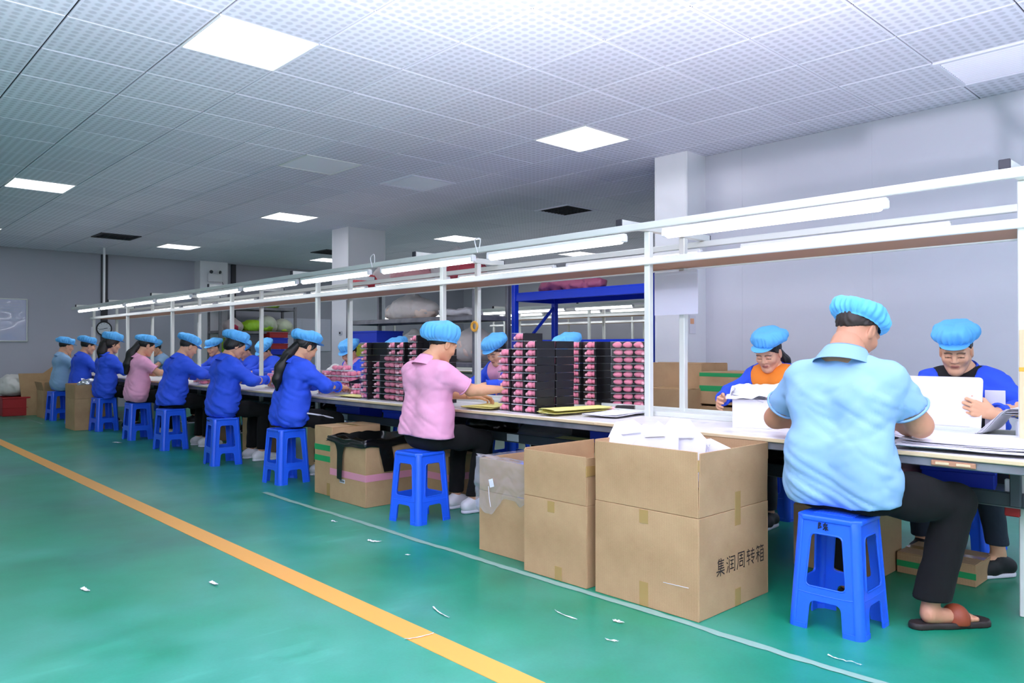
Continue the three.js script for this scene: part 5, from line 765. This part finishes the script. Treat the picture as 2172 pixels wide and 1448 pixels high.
// ---------------------------------------------------------------- loose things on the bench
const flatStack = (name, label, cat, x, z, w, d, n, m, turn, dh = 0.004, skew = 0.01) => { const t = thing(name, label, cat, [x, TOP, z], turn); for (let i = 0; i < n; i++) { const e = sheet((u, v) => [(u - 0.5) * w + skew * noise3(i, 1, 2) * 2, i * dh + dh + 0.005 + 0.003 * noise3(u * 3 + i, v * 3, i) + 0.01 * Math.pow(Math.abs(u - 0.5) * 2, 4) * (i === n - 1 ? noise3(i, 7, 2) + 0.5 : 0.2), (v - 0.5) * d + skew * noise3(i, 4, 9) * 2], 8, 8, dh * 0.7); part('leaf', e, m, t); } return t; };
flatStack('yellow_sheets', 'pad of yellow sheets at the bench edge before the black stack', 'paper pad', -3.265, -3.62, 0.16, 0.46, 6, M.yellowpaper, -0.12, 0.006, 0.012);
flatStack('yellow_sheets', 'yellow sheets under the pink-shirted woman\'s hands', 'paper pad', -3.98, -3.56, 0.26, 0.38, 4, M.yellowpaper, 0.2);
flatStack('yellow_sheets', 'yellow sheet under the ponytailed woman\'s hand', 'paper pad', -5.66, -3.5, 0.36, 0.2, 2, M.yellowpaper, 0.1);
flatStack('white_sheets', 'white sheets lying on the bench between yellow pad and second post', 'paper', -3.0, -3.7, 0.24, 0.36, 3, M.paper, 0.15);
flatStack('white_sheets', 'white sheets beneath the pink-shirted woman\'s left hand', 'paper', -4.0, -3.78, 0.22, 0.3, 2, M.paper, 0.1);
flatStack('white_sheets', 'broad white sheets spread on the bench at the right edge', 'paper', -1.0, -3.62, 0.5, 0.5, 5, M.paper, 0.12, 0.005, 0.02);
flatStack('white_sheets', 'white sheets on the bench right of the man\'s elbow', 'paper', -1.28, -3.83, 0.36, 0.3, 3, M.paper, -0.3, 0.004, 0.02);
{ const t = thing('product_box', 'small open black box with pink lid on the white sheets by the post', 'box', [-3.14, TOP, -3.93], 0.5); part('tray', cbox(0.12, 0.045, 0.06, 0.003), M.black, t, [0.03, 0.023, 0]); part('cover', cbox(0.09, 0.035, 0.055, 0.004), M.pinkpale, t, [-0.08, 0.018, 0.01]); }
{ const t = thing('product_box', 'upright small black box before the ponytailed woman\'s hand', 'box', [-5.70, TOP, -3.66], 0.7); part('panel', cbox(0.13, 0.13, 0.03, 0.002), M.black, t, [0, 0.066, 0]); part('flap', cbox(0.13, 0.003, 0.05, 0.001), M.black, t, [0, 0.133, 0.02], [0.4, 0, 0]); }
{ const t = thing('product_box', 'tilted black box sleeve held by the ponytailed woman\'s arm', 'box', [-6.0, TOP, -3.72], 0.3); part('sleeve', cbox(0.16, 0.13, 0.05, 0.002), M.black, t, [0, 0.07, 0], [0, 0, 0.25]); part('opening', cbox(0.012, 0.11, 0.04, 0.002), M.greydark, t, [0.078, 0.09, 0], [0, 0, 0.25]); }
for (const [x, z, s] of [[-5.56, -3.5, 'left'], [-5.49, -3.52, 'right']]) { const t = thing('cosmetic_jar', `${s} one of two small pink sponge jars on the yellow sheet`, 'jar', [x, TOP + 0.012, z]); part('jar', new THREE.CylinderGeometry(0.027, 0.024, 0.045, 16), M.clear, t, [0, 0.024, 0]); part('sponge', eggGeo, M.pink, t, [0, 0.03, 0], [Math.PI / 2, 0, 0]); }
{ // folded white carton with a rumpled open top
  const t = thing('white_carton', 'upright white folded carton with rumpled open top by the man\'s left elbow', 'carton', [-2.07, TOP, -3.72], 0.35), w = 0.2, d = 0.14, h = 0.15;
  for (const [x, z, r, l] of [[0, d / 2, 0, w], [0, -d / 2, 0, w], [w / 2, 0, Math.PI / 2, d], [-w / 2, 0, Math.PI / 2, d]]) part('side_panel', cbox(l, h, 0.003, 0.001), M.paper, t, [x, h / 2, z], [0, r, 0]);
  part('rumpled_top', sheet((u, v) => [(u - 0.5) * 0.26, 0.155 + 0.05 * (1 - v) + 0.02 * noise3(u * 6, v * 5, 1) + 0.02 * Math.sin(v * 9), (v - 0.5) * 0.2], 20, 16, 0.002), M.paper, t);
  part('flap', sheet((u, v) => [-0.1 - 0.02 * v + (u - 0.5) * 0.03, 0.21 - 0.035 * v + 0.01 * noise3(u * 4, v * 6, 3), (u - 0.5) * 0.18], 10, 10, 0.002), M.paper, t); part('inner_edge', cbox(0.16, 0.004, 0.1, 0.001), M.label, t, [-0.02, 0.165, 0.03], [0.15, 0, -0.25]);
}
{ const t = thing('white_carton', 'low white carton half hidden between the man\'s elbow and body', 'carton', [-1.43, TOP, -3.80], 0.3); part('body', cbox(0.24, 0.1, 0.16, 0.003), M.paper, t, [0, 0.05, 0]); part('flap', cbox(0.24, 0.003, 0.08, 0.001), M.paper, t, [0, 0.115, 0.07], [0.4, 0, 0]); }
{ // the board the young man holds up
  const t = thing('white_board', 'large white card with rounded corners held upright by the young man', 'board', [-1.36, TOP + 0.002, -4.37], 0.0); const s = roundedRect(new THREE.Shape(), -0.21, 0, 0.18, 0.27, 0.022); const g = new THREE.ExtrudeGeometry(s, { depth: 0.004, bevelEnabled: true, bevelThickness: 0.001, bevelSize: 0.001, bevelSegments: 1 }); part('card', g, M.paper, t, [0, 0, 0], [-0.16, 0, 0]); part('crease', cbox(0.3, 0.003, 0.003, 0.001), M.label, t, [-0.02, 0.016, 0.004]); }
{ const t = thing('white_board', 'narrow white card standing behind the held card by the jacket', 'board', [-1.15, TOP, -4.50], 0.25); part('card', cbox(0.09, 0.2, 0.004, 0.001), std(0xdadae6, 0.7), t, [0, 0.1, 0], [-0.1, 0, 0]); part('edge', cbox(0.09, 0.004, 0.008, 0.001), M.paper, t, [0, 0.2, -0.012]); }
{ // sheets draped over a small pile at the right edge
  const t = thing('white_sheets', 'pile of white folded sheets draped high beside the wooden strip', 'paper', [-0.93, TOP, -4.08]);
  part('core', cbox(0.13, 0.1, 0.2, 0.01), M.label, t, [0.055, 0.051, 0]);
  for (let i = 0; i < 6; i++) part('leaf', sheet((u, v) => [lerp(-0.21 + 0.012 * i, 0.13 - 0.004 * i, u), 0.006 + 0.118 * smooth(0.02, 0.5, u) + i * 0.0045 + 0.004 * noise3(u * 5, v * 4, i), (v - 0.5) * 0.24 + i * 0.003], 26, 8, 0.003), M.paper, t);
}
// under the table top, on the lower shelf
const bin = (label, x, y, z, w, h, d, m, turn = 0, parent) => { const t = thing('plastic_bin', label, 'bin', [x, y, z], turn); part('base', cbox(w * 0.92, 0.008, d * 0.9), m, t, [0, 0.005, 0]); for (const [a, b, r, l] of [[0, d / 2, 0, w], [0, -d / 2, 0, w], [w / 2, 0, Math.PI / 2, d], [-w / 2, 0, Math.PI / 2, d]]) { const p = part('side', cbox(l * 0.98, h, 0.006), m, t, [a * 0.97, h / 2, b * 0.97], [0, r, 0]); p.rotation.order = 'YXZ'; part('rim', cbox(l + 0.01, 0.022, 0.016, 0.004), m, p, [0, h / 2 - 0.011, 0.004]); } return t; };
bin('blue plastic bin under the bench behind the middle carton', -3.12, 0.4885, -3.95, 0.36, 0.14, 0.3, M.bin); bin('blue plastic bin under the bench beside the black-lined carton', -5.5, 0.4885, -3.95, 0.4, 0.12, 0.3, M.bin, 0.2); bin('blue tray under the bench below the ponytailed woman\'s elbow', -6.35, 0.4885, -3.95, 0.36, 0.12, 0.28, M.bin, 0.1); bin('blue bin under the bench by the young man\'s knee', -1.2, 0.4885, -4.1, 0.3, 0.1, 0.25, M.bin, 0.2);
flatStack('yellow_sheets', 'yellow sheets stored on the shelf under the bench', 'paper pad', -3.6, -3.95, 0.3, 0.26, 4, M.yellowpaper, 0.1).position.y = 0.4885;
const lump = (name, label, cat, x, y, z, r, m, amp = 0.03, cell = 0.018, seedv = 0, film) => { const t = thing(name, label, cat, [x, y, z]); const F = new Field(cell, (a, b, c) => amp * (noise3(a * 9 + seedv, b * 9, c * 9) + 0.5 * noise3(a * 22 + seedv, b * 22, c * 22))); F.egg([0, r[1] * 0.82, 0], r, 0.02); F.egg([r[0] * 0.35, r[1] * 0.7, r[2] * 0.1], [r[0] * 0.7, r[1] * 0.85, r[2] * 0.8], 0.05); F.egg([-r[0] * 0.4, r[1] * 0.6, 0], [r[0] * 0.65, r[1] * 0.75, r[2] * 0.85], 0.05); F.clip((a, b) => -b); part('contents', F.mesh(), m, t); if (film) { const G = new Field(cell, (a, b, c) => amp * 0.8 * (noise3(a * 6 + seedv + 3, b * 6, c * 6) + 0.4 * noise3(a * 26 + seedv, b * 26, c * 26))); G.egg([0, r[1] * 0.85, 0], r.map(q => q * 1.08 + 0.012), 0.02); G.cone([0, r[1] * 1.4, 0], [0.02, r[1] * (1.4 + film), 0], r[0] * 0.5, r[0] * 0.12, 0.12); G.clip((a, b) => -b); part('film', G.mesh(), M.filmWhite, t); } else part('knot', new THREE.ConeGeometry(r[0] * 0.12, r[1] * 0.3, 10), m, t, [0, r[1] * 1.72, 0]); return t; };
lump('plastic_bag', 'black bag of packing stuff on shelf under the bench behind pink-shirted woman', 'bag', -4.45, 0.4885, -4.0, [0.24, 0.08, 0.18], M.blackbag, 0.02, 0.018, 1);
lump('plastic_bag', 'grey film bag on shelf under the bench near pink-shirted woman\'s knee', 'bag', -3.9, 0.4885, -4.0, [0.2, 0.07, 0.17], M.film, 0.02, 0.018, 5);
lump('plastic_bag', 'black bag on shelf under the bench by the man\'s thigh', 'bag', -2.0, 0.4885, -4.0, [0.3, 0.08, 0.18], M.blackbag, 0.02, 0.018, 9);
lump('plastic_bag', 'dark bag on shelf under the bench by the bobbed woman', 'bag', -7.5, 0.4885, -4.0, [0.3, 0.08, 0.18], M.blackbag, 0.02, 0.02, 12);
lump('plastic_bag', 'pink-and-white bag of offcuts on the shelf by the young man\'s knees', 'bag', -1.55, 0.4885, -4.1, [0.16, 0.06, 0.14], M.pinktape, 0.02, 0.018, 15);
{ const t = thing('drink_carton', 'red and white packet hanging from bench leg at the right edge', 'packet', [-0.905, 0.48, BZ + 0.245]); part('sleeve', cbox(0.055, 0.13, 0.02, 0.004), M.paper, t, [0, 0.045, 0]); part('red_end', cbox(0.056, 0.055, 0.021, 0.004), M.red, t, [0, -0.02, 0]); part('clip', cbox(0.03, 0.03, 0.03, 0.006), M.orange, t, [0.005, 0.125, 0]); }

// ---------------------------------------------------------------- storage behind the bench
function rack(name, label, x0, x1, z0, z1, ys, ph, m, boardM, pw = 0.045, o = {}) {
  const t = thing(name, label, 'rack', [(x0 + x1) / 2, 0, (z0 + z1) / 2]), w = x1 - x0, d = Math.abs(z1 - z0);
  for (const x of [-w / 2, w / 2]) for (const z of [-d / 2, d / 2]) part('post', cbox(pw, ph, pw * 1.2, 0.004), m, t, [x, ph / 2, z]);
  ys.forEach((y, i) => { const bh = o.bh || 0.045; for (const z of [-d / 2, d / 2]) part('beam', cbox(w - pw, bh, 0.035, 0.004), m, t, [0, y - bh / 2, z]); for (const x of [-w / 2, w / 2]) part('side_beam', cbox(0.03, bh, d, 0.004), m, t, [x, y - bh / 2, 0]); part('shelf', boxUV(new THREE.BoxGeometry(w - 0.02, 0.012, d)), boardM, t, [0, y + 0.006, 0]); });
  for (const [xa, ya, yb] of o.brace || []) part('brace', moved(cbox(0.03, Math.hypot(yb - ya, d), 0.03, 0.004), 0, 0, 0), m, t, [xa, (ya + yb) / 2, 0], [Math.atan2(d, yb - ya) * (o.sgn || 1), 0, 0]);
  return t;
}
rack('storage_rack', 'blue steel storage rack with pink bag on top, left of the big pillar', -6.33, -4.42, -6.0, -6.66, [0.4, 1.23, 1.77], 1.98, M.rackblue, M.rackblue, 0.055, { bh: 0.085, brace: [[-0.955, 1.05, 1.66]], sgn: -1 });
rack('storage_rack', 'grey steel rack loaded with clear bags, behind the pink-shirted woman', -9.12, -6.45, -5.5, -6.0, [0.35, 0.98, 1.51, 1.93], 1.96, M.steel, M.steel);
rack('storage_rack', 'grey steel rack of lime green bags against the far wall', -15.9, -15.3, -6.25, -7.9, [0.4, 1.0, 1.5, 2.0], 2.04, M.steel, M.steel);
lump('plastic_bag', 'dusky pink bag lying on top of the blue steel rack', 'bag', -5.72, 1.785, -6.3, [0.42, 0.09, 0.22], std(0xc46a88, 0.5), 0.03, 0.016, 3);
bin('flat blue bin on the upper shelf end of the grey rack, over the yellow one', -8.75, 1.22, -5.72, 0.62, 0.16, 0.42, M.bin); bin('yellow-green bin under the flat blue bin on the grey rack', -8.75, 1.0, -5.72, 0.66, 0.2, 0.44, M.yellowbin);
[[-8.0, 1.525, [0.46, 0.13, 0.2], 0xf6e0d0, 0.9, 'clear bag of cream sponges on the upper shelf of the grey rack'], [-7.95, 1.0, [0.3, 0.17, 0.22], 0xf0eeea, 0.7, 'greyish white bag beside the blue bin on the grey rack'], [-7.35, 1.0, [0.3, 0.18, 0.22], 0xf4dacd, 0.5, 'clear bag of pale pink sponges behind the pink-shirted woman\'s cap'], [-6.75, 1.0, [0.26, 0.18, 0.22], 0xf4dccf, 0.8, 'tall clear bag of pale sponges right of her cap'], [-7.0, 1.525, [0.3, 0.05, 0.2], 0xd9d6d8, 0, 'flat pale bag on the right of the grey rack\'s upper shelf']].forEach(([x, y, r, c, f, lb], i) => lump('plastic_bag', lb, 'bag', x, y + (y > 1.2 ? 0.0 : 0), -5.75, r, std(c, 0.7), 0.025, 0.017, i * 7 + 20, f));
[[-8.75, [0.3, 0.10, 0.2], 0xd8464e, 'red bag at the left on top of the grey rack'], [-8.45, [0.26, 0.16, 0.2], 0xe6b8b8, 'pale pink knotted bag behind the red one on top of grey rack'], [-7.75, [0.36, 0.14, 0.2], 0xcf8f92, 'dusty pink bag in the middle on top of the grey rack'], [-7.1, [0.34, 0.19, 0.2], 0xc9b4b8, 'greyish pink bag towards the right on top of the grey rack'], [-6.75, [0.26, 0.13, 0.2], 0xb5404e, 'dark red bag at the right on top of the grey rack']].forEach(([x, r, c, lb], i) => lump('plastic_bag', lb, 'bag', x, 1.944, -5.62 - (i % 2) * 0.14, r, std(c, 0.5), 0.03, 0.017, i * 5 + 50, i % 2 ? 0.7 : 0));
[[-6.6, 1.513, [0.17, 0.11, 0.2], 0xb01e48, 0.8, 'crimson bag at the left on the lime green rack'], [-6.98, 1.513, [0.2, 0.13, 0.24], 0xa6d832, 0, 'first lime green bag beside the crimson one'], [-7.32, 1.513, [0.2, 0.16, 0.26], 0xaadf36, 0.5, 'middle lime green bag on the far rack shelf'], [-7.7, 1.513, [0.2, 0.13, 0.24], 0xb6e04a, 0.3, 'rightmost lime green bag on the far rack shelf'], [-7.3, 2.013, [0.34, 0.09, 0.22], 0xa2cc3a, 0, 'lime green bag on top of the far rack']].forEach(([z, y, r, c, f, lb], i) => lump('plastic_bag', lb, 'bag', -15.5, y, z, [r[2], r[1], r[0]], std(c, 0.5), 0.025, 0.02, i * 9 + 70, f));
{ const t = lump('plastic_bag', 'lime green bag on the lower shelf of the far rack', 'bag', -15.5, 1.014, -6.45, [0.12, 0.19, 0.12], std(0xa8dc30, 0.5), 0.025, 0.018, 99); }
[[0.0, 0x1433c8, 'lowest blue'], [0.12, 0xa8232a, 'lower red'], [0.24, 0x1433c8, 'upper blue'], [0.36, 0xa8232a, 'topmost red']].forEach(([y, c, s]) => bin(`${s} bin of the stack on the far lime green rack`, -15.4, 1.014 + y, -7.45, 0.5, 0.115, 0.42, std(c, 0.4)));
lump('plastic_bag', 'small white plastic bag on bench top behind the pink sponge piles', 'bag', -7.55, TOP, -4.38, [0.12, 0.1, 0.1], M.film, 0.02, 0.014, 33, 0.6);
lump('plastic_bag', 'white film bag lying on the red crate at the far left', 'bag', -15.5, 0.33, -2.72, [0.3, 0.2, 0.24], std(0xd9d9d2, 0.5), 0.03, 0.02, 41);

// ---------------------------------------------------------------- things on the walls
{ const t = thing('wall_clock', 'round black-rimmed clock on the far wall above the farthest workers', 'clock', [-16.17, 1.53, -4.33], Math.PI / 2); const d = new THREE.CylinderGeometry(0.125, 0.125, 0.02, 40); d.rotateX(Math.PI / 2); part('dial', d, std(0xdfe6ec, 0.5), t, [0, 0, 0.012]); part('rim', new THREE.TorusGeometry(0.13, 0.012, 8, 40), M.dark, t, [0, 0, 0.018]); for (let i = 0; i < 12; i++) { const a = i * Math.PI / 6; part('hour_mark', cbox(0.006, 0.018, 0.002, 0.0005), M.dark, t, [Math.sin(a) * 0.105, Math.cos(a) * 0.105, 0.023], [0, 0, -a]); } part('hour_hand', cbox(0.01, 0.065, 0.003, 0.001), M.dark, t, [0.03, 0.006, 0.025], [0, 0, -1.4]); part('minute_hand', cbox(0.007, 0.095, 0.003, 0.001), M.dark, t, [-0.045, -0.01, 0.027], [0, 0, 1.75]); }
{ const t = thing('whiteboard', 'large pale board under clear film on the far wall, left edge', 'board', [-16.18, 1.66, -2.42], Math.PI / 2); part('panel', cbox(1.24, 0.76, 0.02, 0.004), std(0xc3c7e0, 0.35), t); part('frame', merge([moved(cbox(1.28, 0.02, 0.03), 0, 0.38, 0), moved(cbox(1.28, 0.02, 0.03), 0, -0.38, 0), moved(cbox(0.02, 0.76, 0.03), 0.63, 0, 0), moved(cbox(0.02, 0.76, 0.03), -0.63, 0, 0)]), M.alu, t); part('film', sheet((u, v) => [(u - 0.5) * 1.2, (v - 0.5) * 0.72, 0.016 + 0.006 * noise3(u * 4, v * 4, 2)], 20, 14, 0.0006), M.clear, t); for (let i = 0; i < 4; i++) part('ruled_line', cbox(1.1, 0.004, 0.002, 0.0005), M.label, t, [0, 0.3 - i * 0.05, 0.012]); }
{ const t = thing('whiteboard', 'white ruled notice board on the far wall left of the free-standing pillar', 'board', [-16.18, 1.46, -8.62], Math.PI / 2); part('panel', cbox(1.3, 0.76, 0.02, 0.004), std(0xdfe1f0, 0.4), t); for (let i = 0; i < 7; i++) part('ruled_line', cbox(1.2, 0.004, 0.002, 0.0005), M.grille, t, [0, 0.3 - i * 0.1, 0.012]); part('divider', cbox(0.006, 0.7, 0.002, 0.0005), M.label, t, [-0.1, 0, 0.012]); }
{ const t = thing('emergency_light', 'twin-head emergency lamp on the column by the far wall', 'lamp', [-15.88, 2.62, -6.36], Math.PI / 2); part('case', cbox(0.3, 0.17, 0.07, 0.01), M.white, t, [0, 0, 0.036]); for (const s of [-1, 1]) { const g = new THREE.CylinderGeometry(0.045, 0.032, 0.06, 18); g.rotateX(Math.PI / 2); const h = part('lamp_head', g, M.whitepaint, t, [s * 0.08, 0.13, 0.05], [0.3, s * 0.4, 0]); part('reflector', moved(new THREE.CylinderGeometry(0.036, 0.036, 0.004, 18), 0, 0, 0.031, Math.PI / 2, 0, 0), M.greydark, h); } part('cable', tube([[0.14, -0.06, 0.06], [0.17, -0.15, 0.05], [0.16, -0.3, 0.02]], 0.006, 12, 6), M.greydark, t); }
{ const t = thing('socket_box', 'blue junction box low on the column under the emergency lamp', 'box', [-15.87, 2.3, -6.12], Math.PI / 2); part('case', cbox(0.12, 0.12, 0.05, 0.01), M.bin, t, [0, 0, 0.025]); part('cover', cbox(0.07, 0.05, 0.02, 0.006), M.dark, t, [0.04, 0, 0.055]); }
{ const t = thing('wall_sign', 'small pale notice with orange print on the big white pillar', 'sign', [-3.975, 1.37, -6.03], Math.PI / 2); part('page', cbox(0.1, 0.17, 0.003, 0.001), M.paper, t); part('print_patch', cbox(0.06, 0.05, 0.001, 0.0004), std(0xf0b48a, 0.6), t, [-0.01, 0.03, 0.002]); }
{ const t = thing('wall_switch', 'small dark switch on the free-standing pillar', 'switch', [-10.12, 1.38, -5.965]); part('plate', cbox(0.09, 0.06, 0.01, 0.003), M.label, t, [0, 0, 0.005]); part('rocker', cbox(0.035, 0.03, 0.008, 0.002), M.greydark, t, [0, 0, 0.012]); }
// ---------------------------------------------------------------- litter on the floor
const scrap = (label, x, z, len, w, turn, bend = 0.3, m = M.paper) => { const t = thing('paper_scrap', label, 'scrap', [x, 0.001, z], turn); part('strip', sheet((u, v) => [(u - 0.5) * len, 0.003 + 0.008 * Math.abs(noise3(u * 4, v, x)), (v - 0.5) * w * (1 - 0.4 * u) + bend * len * 0.15 * Math.sin(u * 3)], 12, 3, 0.001), m, t); part('torn_end', sheet((u, v) => [len * 0.5 + u * w * 1.2, 0.004 + 0.004 * u, (v - 0.5) * w * (1 - u)], 4, 3, 0.001), m, t); return t; };
[['torn white scrap lying alone at the lower left of the floor', -4.027, -1.002, 0.05, 0.02, 0.2], ["white scrap on the floor left of the yellow line's middle", -3.710, -1.486, 0.05, 0.02, 0.1], ['small white scrap near the yellow line on the open floor', -10.033, -2.833, 0.1, 0.04, 0.4], ['long thin white strip on the floor right of the yellow line', -2.624, -2.043, 0.15, 0.008, -0.2], ['white strip lying across the yellow line', -2.463, -1.806, 0.12, 0.006, 1.35], ['star-shaped bit of white fluff between yellow line and big carton', -1.914, -2.333, 0.05, 0.006, 0.3], ['thin curved white thread on the floor before the middle carton', -2.229, -2.412, 0.14, 0.005, -0.1], ['thin white thread on the floor near the nearest stool', -1.207, -2.809, 0.12, 0.005, 0.0], ['tiny white flake left of the stool by the trash carton', -3.883, -2.491, 0.03, 0.015, 0.5], ['tiny white flake on the floor nearest the green-striped carton', -4.479, -2.593, 0.04, 0.015, 0.2], ['pale flake on the floor between the white and yellow lines', -3.845, -2.500, 0.05, 0.012, 0.9], ["tiny white crumb on the floor under the pink-shirted woman's stool", -3.479, -2.471, 0.02, 0.012, 0.4], ['pale scuffed flake on the floor right of the big carton', -2.032, -2.514, 0.03, 0.02, 0.1]].forEach(a => scrap(...a));
renderer.render(scene, camera);
